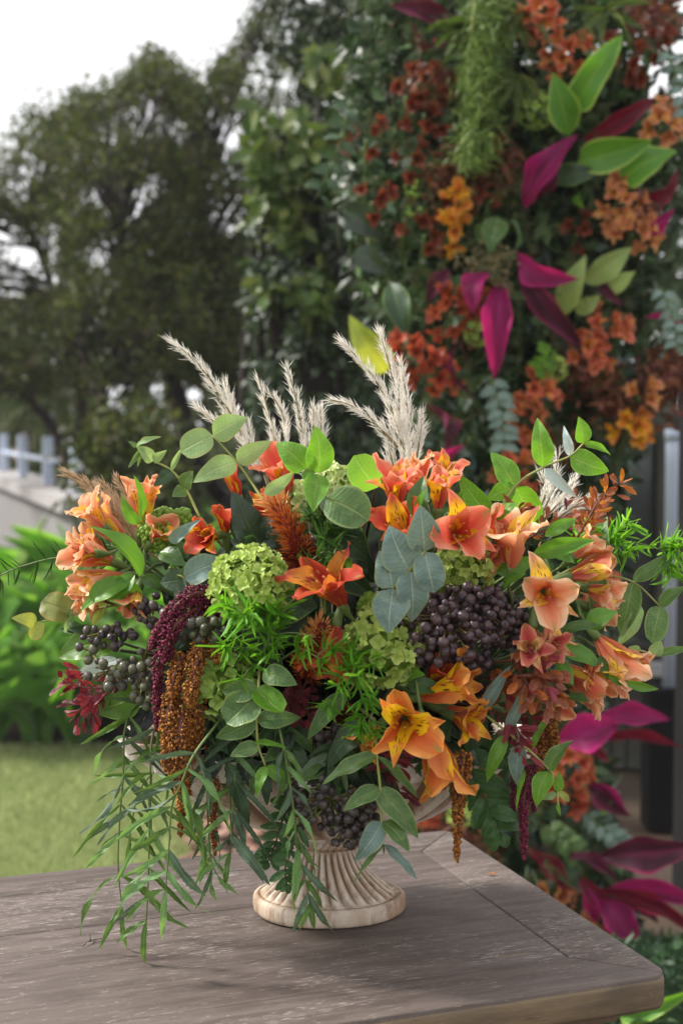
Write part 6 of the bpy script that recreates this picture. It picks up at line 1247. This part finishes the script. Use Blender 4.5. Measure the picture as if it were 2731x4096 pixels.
# striped dracaena rosettes at the top
for (x, y, lab, n) in ((1880, 90, 'yellow-striped curling dracaena leaves at the top left of the column', 13), (2080, 30, 'yellow-striped dracaena tuft just left of the topmost coral bunch', 12), (2060, 300, 'striped dracaena leaves drooping beside the trailing vine', 9), (2420, 40, 'striped dracaena leaves at the top right of the column', 9)):
    t = thing('dracaena_rosette', lab, 'dracaena', Cq(x, y, .08), 'striped dracaena rosettes on the floral column'); r = random.Random(x)
    for k in range(n):
        a = r.uniform(2.6, 6.8); l = r.uniform(130, 190) * PC; b = Cq(x, y, .08); leaf(t, b, b + V((math.cos(a) * l, -.03, math.sin(a) * l * .9 - .02)), 26 * PC, 'strap', 'song', a=.5)
    stem(t, [Cq(x, y, .08), Cq(x, y, -.1)], .003, .003)
# trailing fern/vine down the middle, berry sprays, small hydrangeas
t = thing('trailing_vine', 'pale green feathery vine hanging down from the top of the column', 'trailing vine', Cq(1900, -40, .1)); P3 = [Cq(1900, -40, .1), Cq(1880, 200, .11), Cq(1865, 400, .11), Cq(1900, 620, .1), Cq(1960, 670, .1)]; stem(t, P3, .003, .002, 'stem_yel', 30)
n = 2600; s = g5.random(n); C = np.array([tuple(Cq(1950 - 60 * q + g5.normal() * 38, -60 + 720 * q, .1 + g5.normal() * .03)) for q in s]); o = put('fronds', strips('fronds', C, g5.normal(size=(n, 3)) + np.array([0, -.2, -.9]), .028 * (.6 + g5.random(n)), .0032, cloudmat('vine_fronds', [(.12, .2, .04), (.2, .28, .06), (.08, .15, .04)], .45, .3)), t); o['kind'] = 'stuff'
def colberries(label, pts_, n, mat):
    c = Cq(*pts_[0][:2], .1); t = thing('berry_spray', label, 'berries', c, 'berry sprays on the floral column'); me = ico('berry', M[mat], 1); mb = MB()
    for i in range(n):
        x, y, rp = rnd.choice(pts_); p = Cq(x + rnd.gauss(0, rp * .5), y + rnd.gauss(0, rp * .5), .1 + rnd.uniform(-.02, .02)); sph('berry', me, t, p, .0038 * rnd.uniform(.7, 1.2)); mb.tube([p, p.lerp(c, .5) + V((0, .02, 0))], .0006, .0008, 3, False)
    mb.build('twigs', M['stem_tan'], t)
M['berry_tan'] = plain('tan_berry', (.22, .19, .09), .5, 0, .4, .6, (.12, .09, .05), 4)
colberries('brown berry spray above the magenta rosette', [(1850, 1040, 60), (1960, 1060, 70), (2040, 1050, 60), (2020, 1150, 40)], 90, 'berry_tan')
colberries('tiny yellow-green berries at the left of the column', [(1640, 850, 40), (1650, 760, 35)], 24, 'bud')
def colhyd(label, px, py, rpx, mat, n):
    c = Cq(px, py, .08); t = thing('hydrangea', label, 'hydrangea', c, 'small hydrangea heads on the floral column')
    for i in range(n):
        z = 1 - (i + .5) / n * 1.3; rr_ = math.sqrt(max(0, 1 - z * z)); dd = frame((CL - c).normalized()) @ V((rr_ * math.cos(i * 2.4), rr_ * math.sin(i * 2.4), z)); k = (mat, rnd.randrange(3))
        if k not in FM: FM[k] = floretmesh(k[1], mat)
        o = link(bpy.data.objects.new('floret', FM[k])); o.parent = t; o.matrix_local = Matrix.Translation(dd * rpx * PC) @ frame(dd, rnd.uniform(0, 6)) @ Matrix.Diagonal((.011, .011, .011, 1))
    stem(t, [c, c + V((0, .15, -.03))], .004, .004)
colhyd('small lime hydrangea low in the column above the eucalyptus', 2215, 1475, 40, 'hyd', 16); colhyd('faint green hydrangea left of the hanging magenta leaf', 1915, 1325, 50, 'hyd_grn', 18); colhyd('dim green hydrangea high in the middle of the column', 2140, 440, 62, 'hyd_grn', 22); colhyd('yellow-green hydrangea peeking behind the bowl near the table corner', 1840, 3260, 40, 'hyd', 14)
# eucalyptus / ivy sprigs on the column
for (x0, y0, x1, y1, w, m, lab, nl) in ((1960, 1500, 2010, 1800, 46, 'euc_silver', 'silvery round-leaved sprig hanging right of the forked pampas', 14), (1400, 400, 1260, 800, 50, 'euc_dark', 'shaded broad vine leaves at the left of the column', 12), (2640, 1150, 2700, 1400, 40, 'euc_silver', 'grey eucalyptus sprig at the right rim of the column', 12), (2660, 200, 2740, 480, 40, 'euc_silver', 'pale willowy sprig at the top right rim', 12), (2330, 3250, 2520, 3420, 40, 'euc_silver', 'pale grey-green fern fronds at the lower right of the column', 14), (2200, 1380, 2140, 1480, 40, 'euc_bright', 'small bright green ivy sprig above the salmon bunch', 8), (2330, 3120, 2430, 3230, 36, 'euc_bright', 'bright green sprig beside the lower orange bunch', 10), (2180, 3300, 2300, 3420, 44, 'euc', 'grey-green fern at the column foot', 14)):
    t = thing('green_sprig', lab, 'foliage sprig', Cq(x0, y0, .07), 'leafy sprigs on the floral column'); sp = spline([Cq(x0, y0, .07), Cq((x0 + x1) / 2 + 20, (y0 + y1) / 2, .1), Cq(x1, y1, .1)], 20); stem(t, [sp[0], sp[10], sp[19]], .002, .001)
    for k in range(nl):
        p = sp[min(19, int(k / nl * 19) + 1)]; sg = 1 if k % 2 else -1; td = (sp[19] - sp[0]).normalized(); sd_ = td.cross(V((0, 1, 0))) * sg; leaf(t, p, p + (td * .5 + sd_ + V((0, -.2, 0))).normalized() * w * 1.5 * PC, w * PC, 'euc', m, a=.5)
# foot greenery on the ground at the right and dark planting beyond
hedge('hedge', 'dark shrubs growing beyond the right side of the column', 'hedge', 7000, 2350, 3150, lambda x: 420, 2050, 6.3, 7.0, .07, .03, cloudmat('right_shrub_leaves', [(.03, .05, .02), (.05, .09, .03), (.09, .14, .05), (.04, .06, .03)], .45, .25, .4), 41, -.3)
t = thing('ground_fern', 'dark green fern growing at the foot of the column near the table corner', 'fern', P(2620, 3850, 3.0)); n = 2600; C = np.array([tuple(P(2300 + 500 * g5.random(), 3740 + 380 * g5.random(), 2.5 + .5 * g5.random())) for _ in range(n)]); C[:, 2] = np.abs(C[:, 2]) * .9 + .01
o = put('fronds', leafcloud('fronds', C, g5.normal(size=C.shape) + np.array([0, 0, .5]), g5.normal(size=C.shape), .03, .009, cloudmat('ground_fern_leaf', [(.02, .05, .02), (.04, .09, .03), (.015, .035, .02)], .5, .2)), t); o['kind'] = 'stuff'
bigg = thing('strap_leaf_plant', 'broad green yellow-edged leaf by the table leg at lower right', 'plant', P(2500, 4050, 2.2)); ORG[bigg.name] = V(bigg.location)
leaf(bigg, P(2480, 4070, 2.2), P(2780, 3960, 2.1), 80 * 2.2 / FPX, 'lance', 'var_green', a=.2); leaf(bigg, P(2480, 4090, 2.2), P(2700, 4080, 2.1), 70 * 2.2 / FPX, 'lance', 'mid_dark', a=.2)
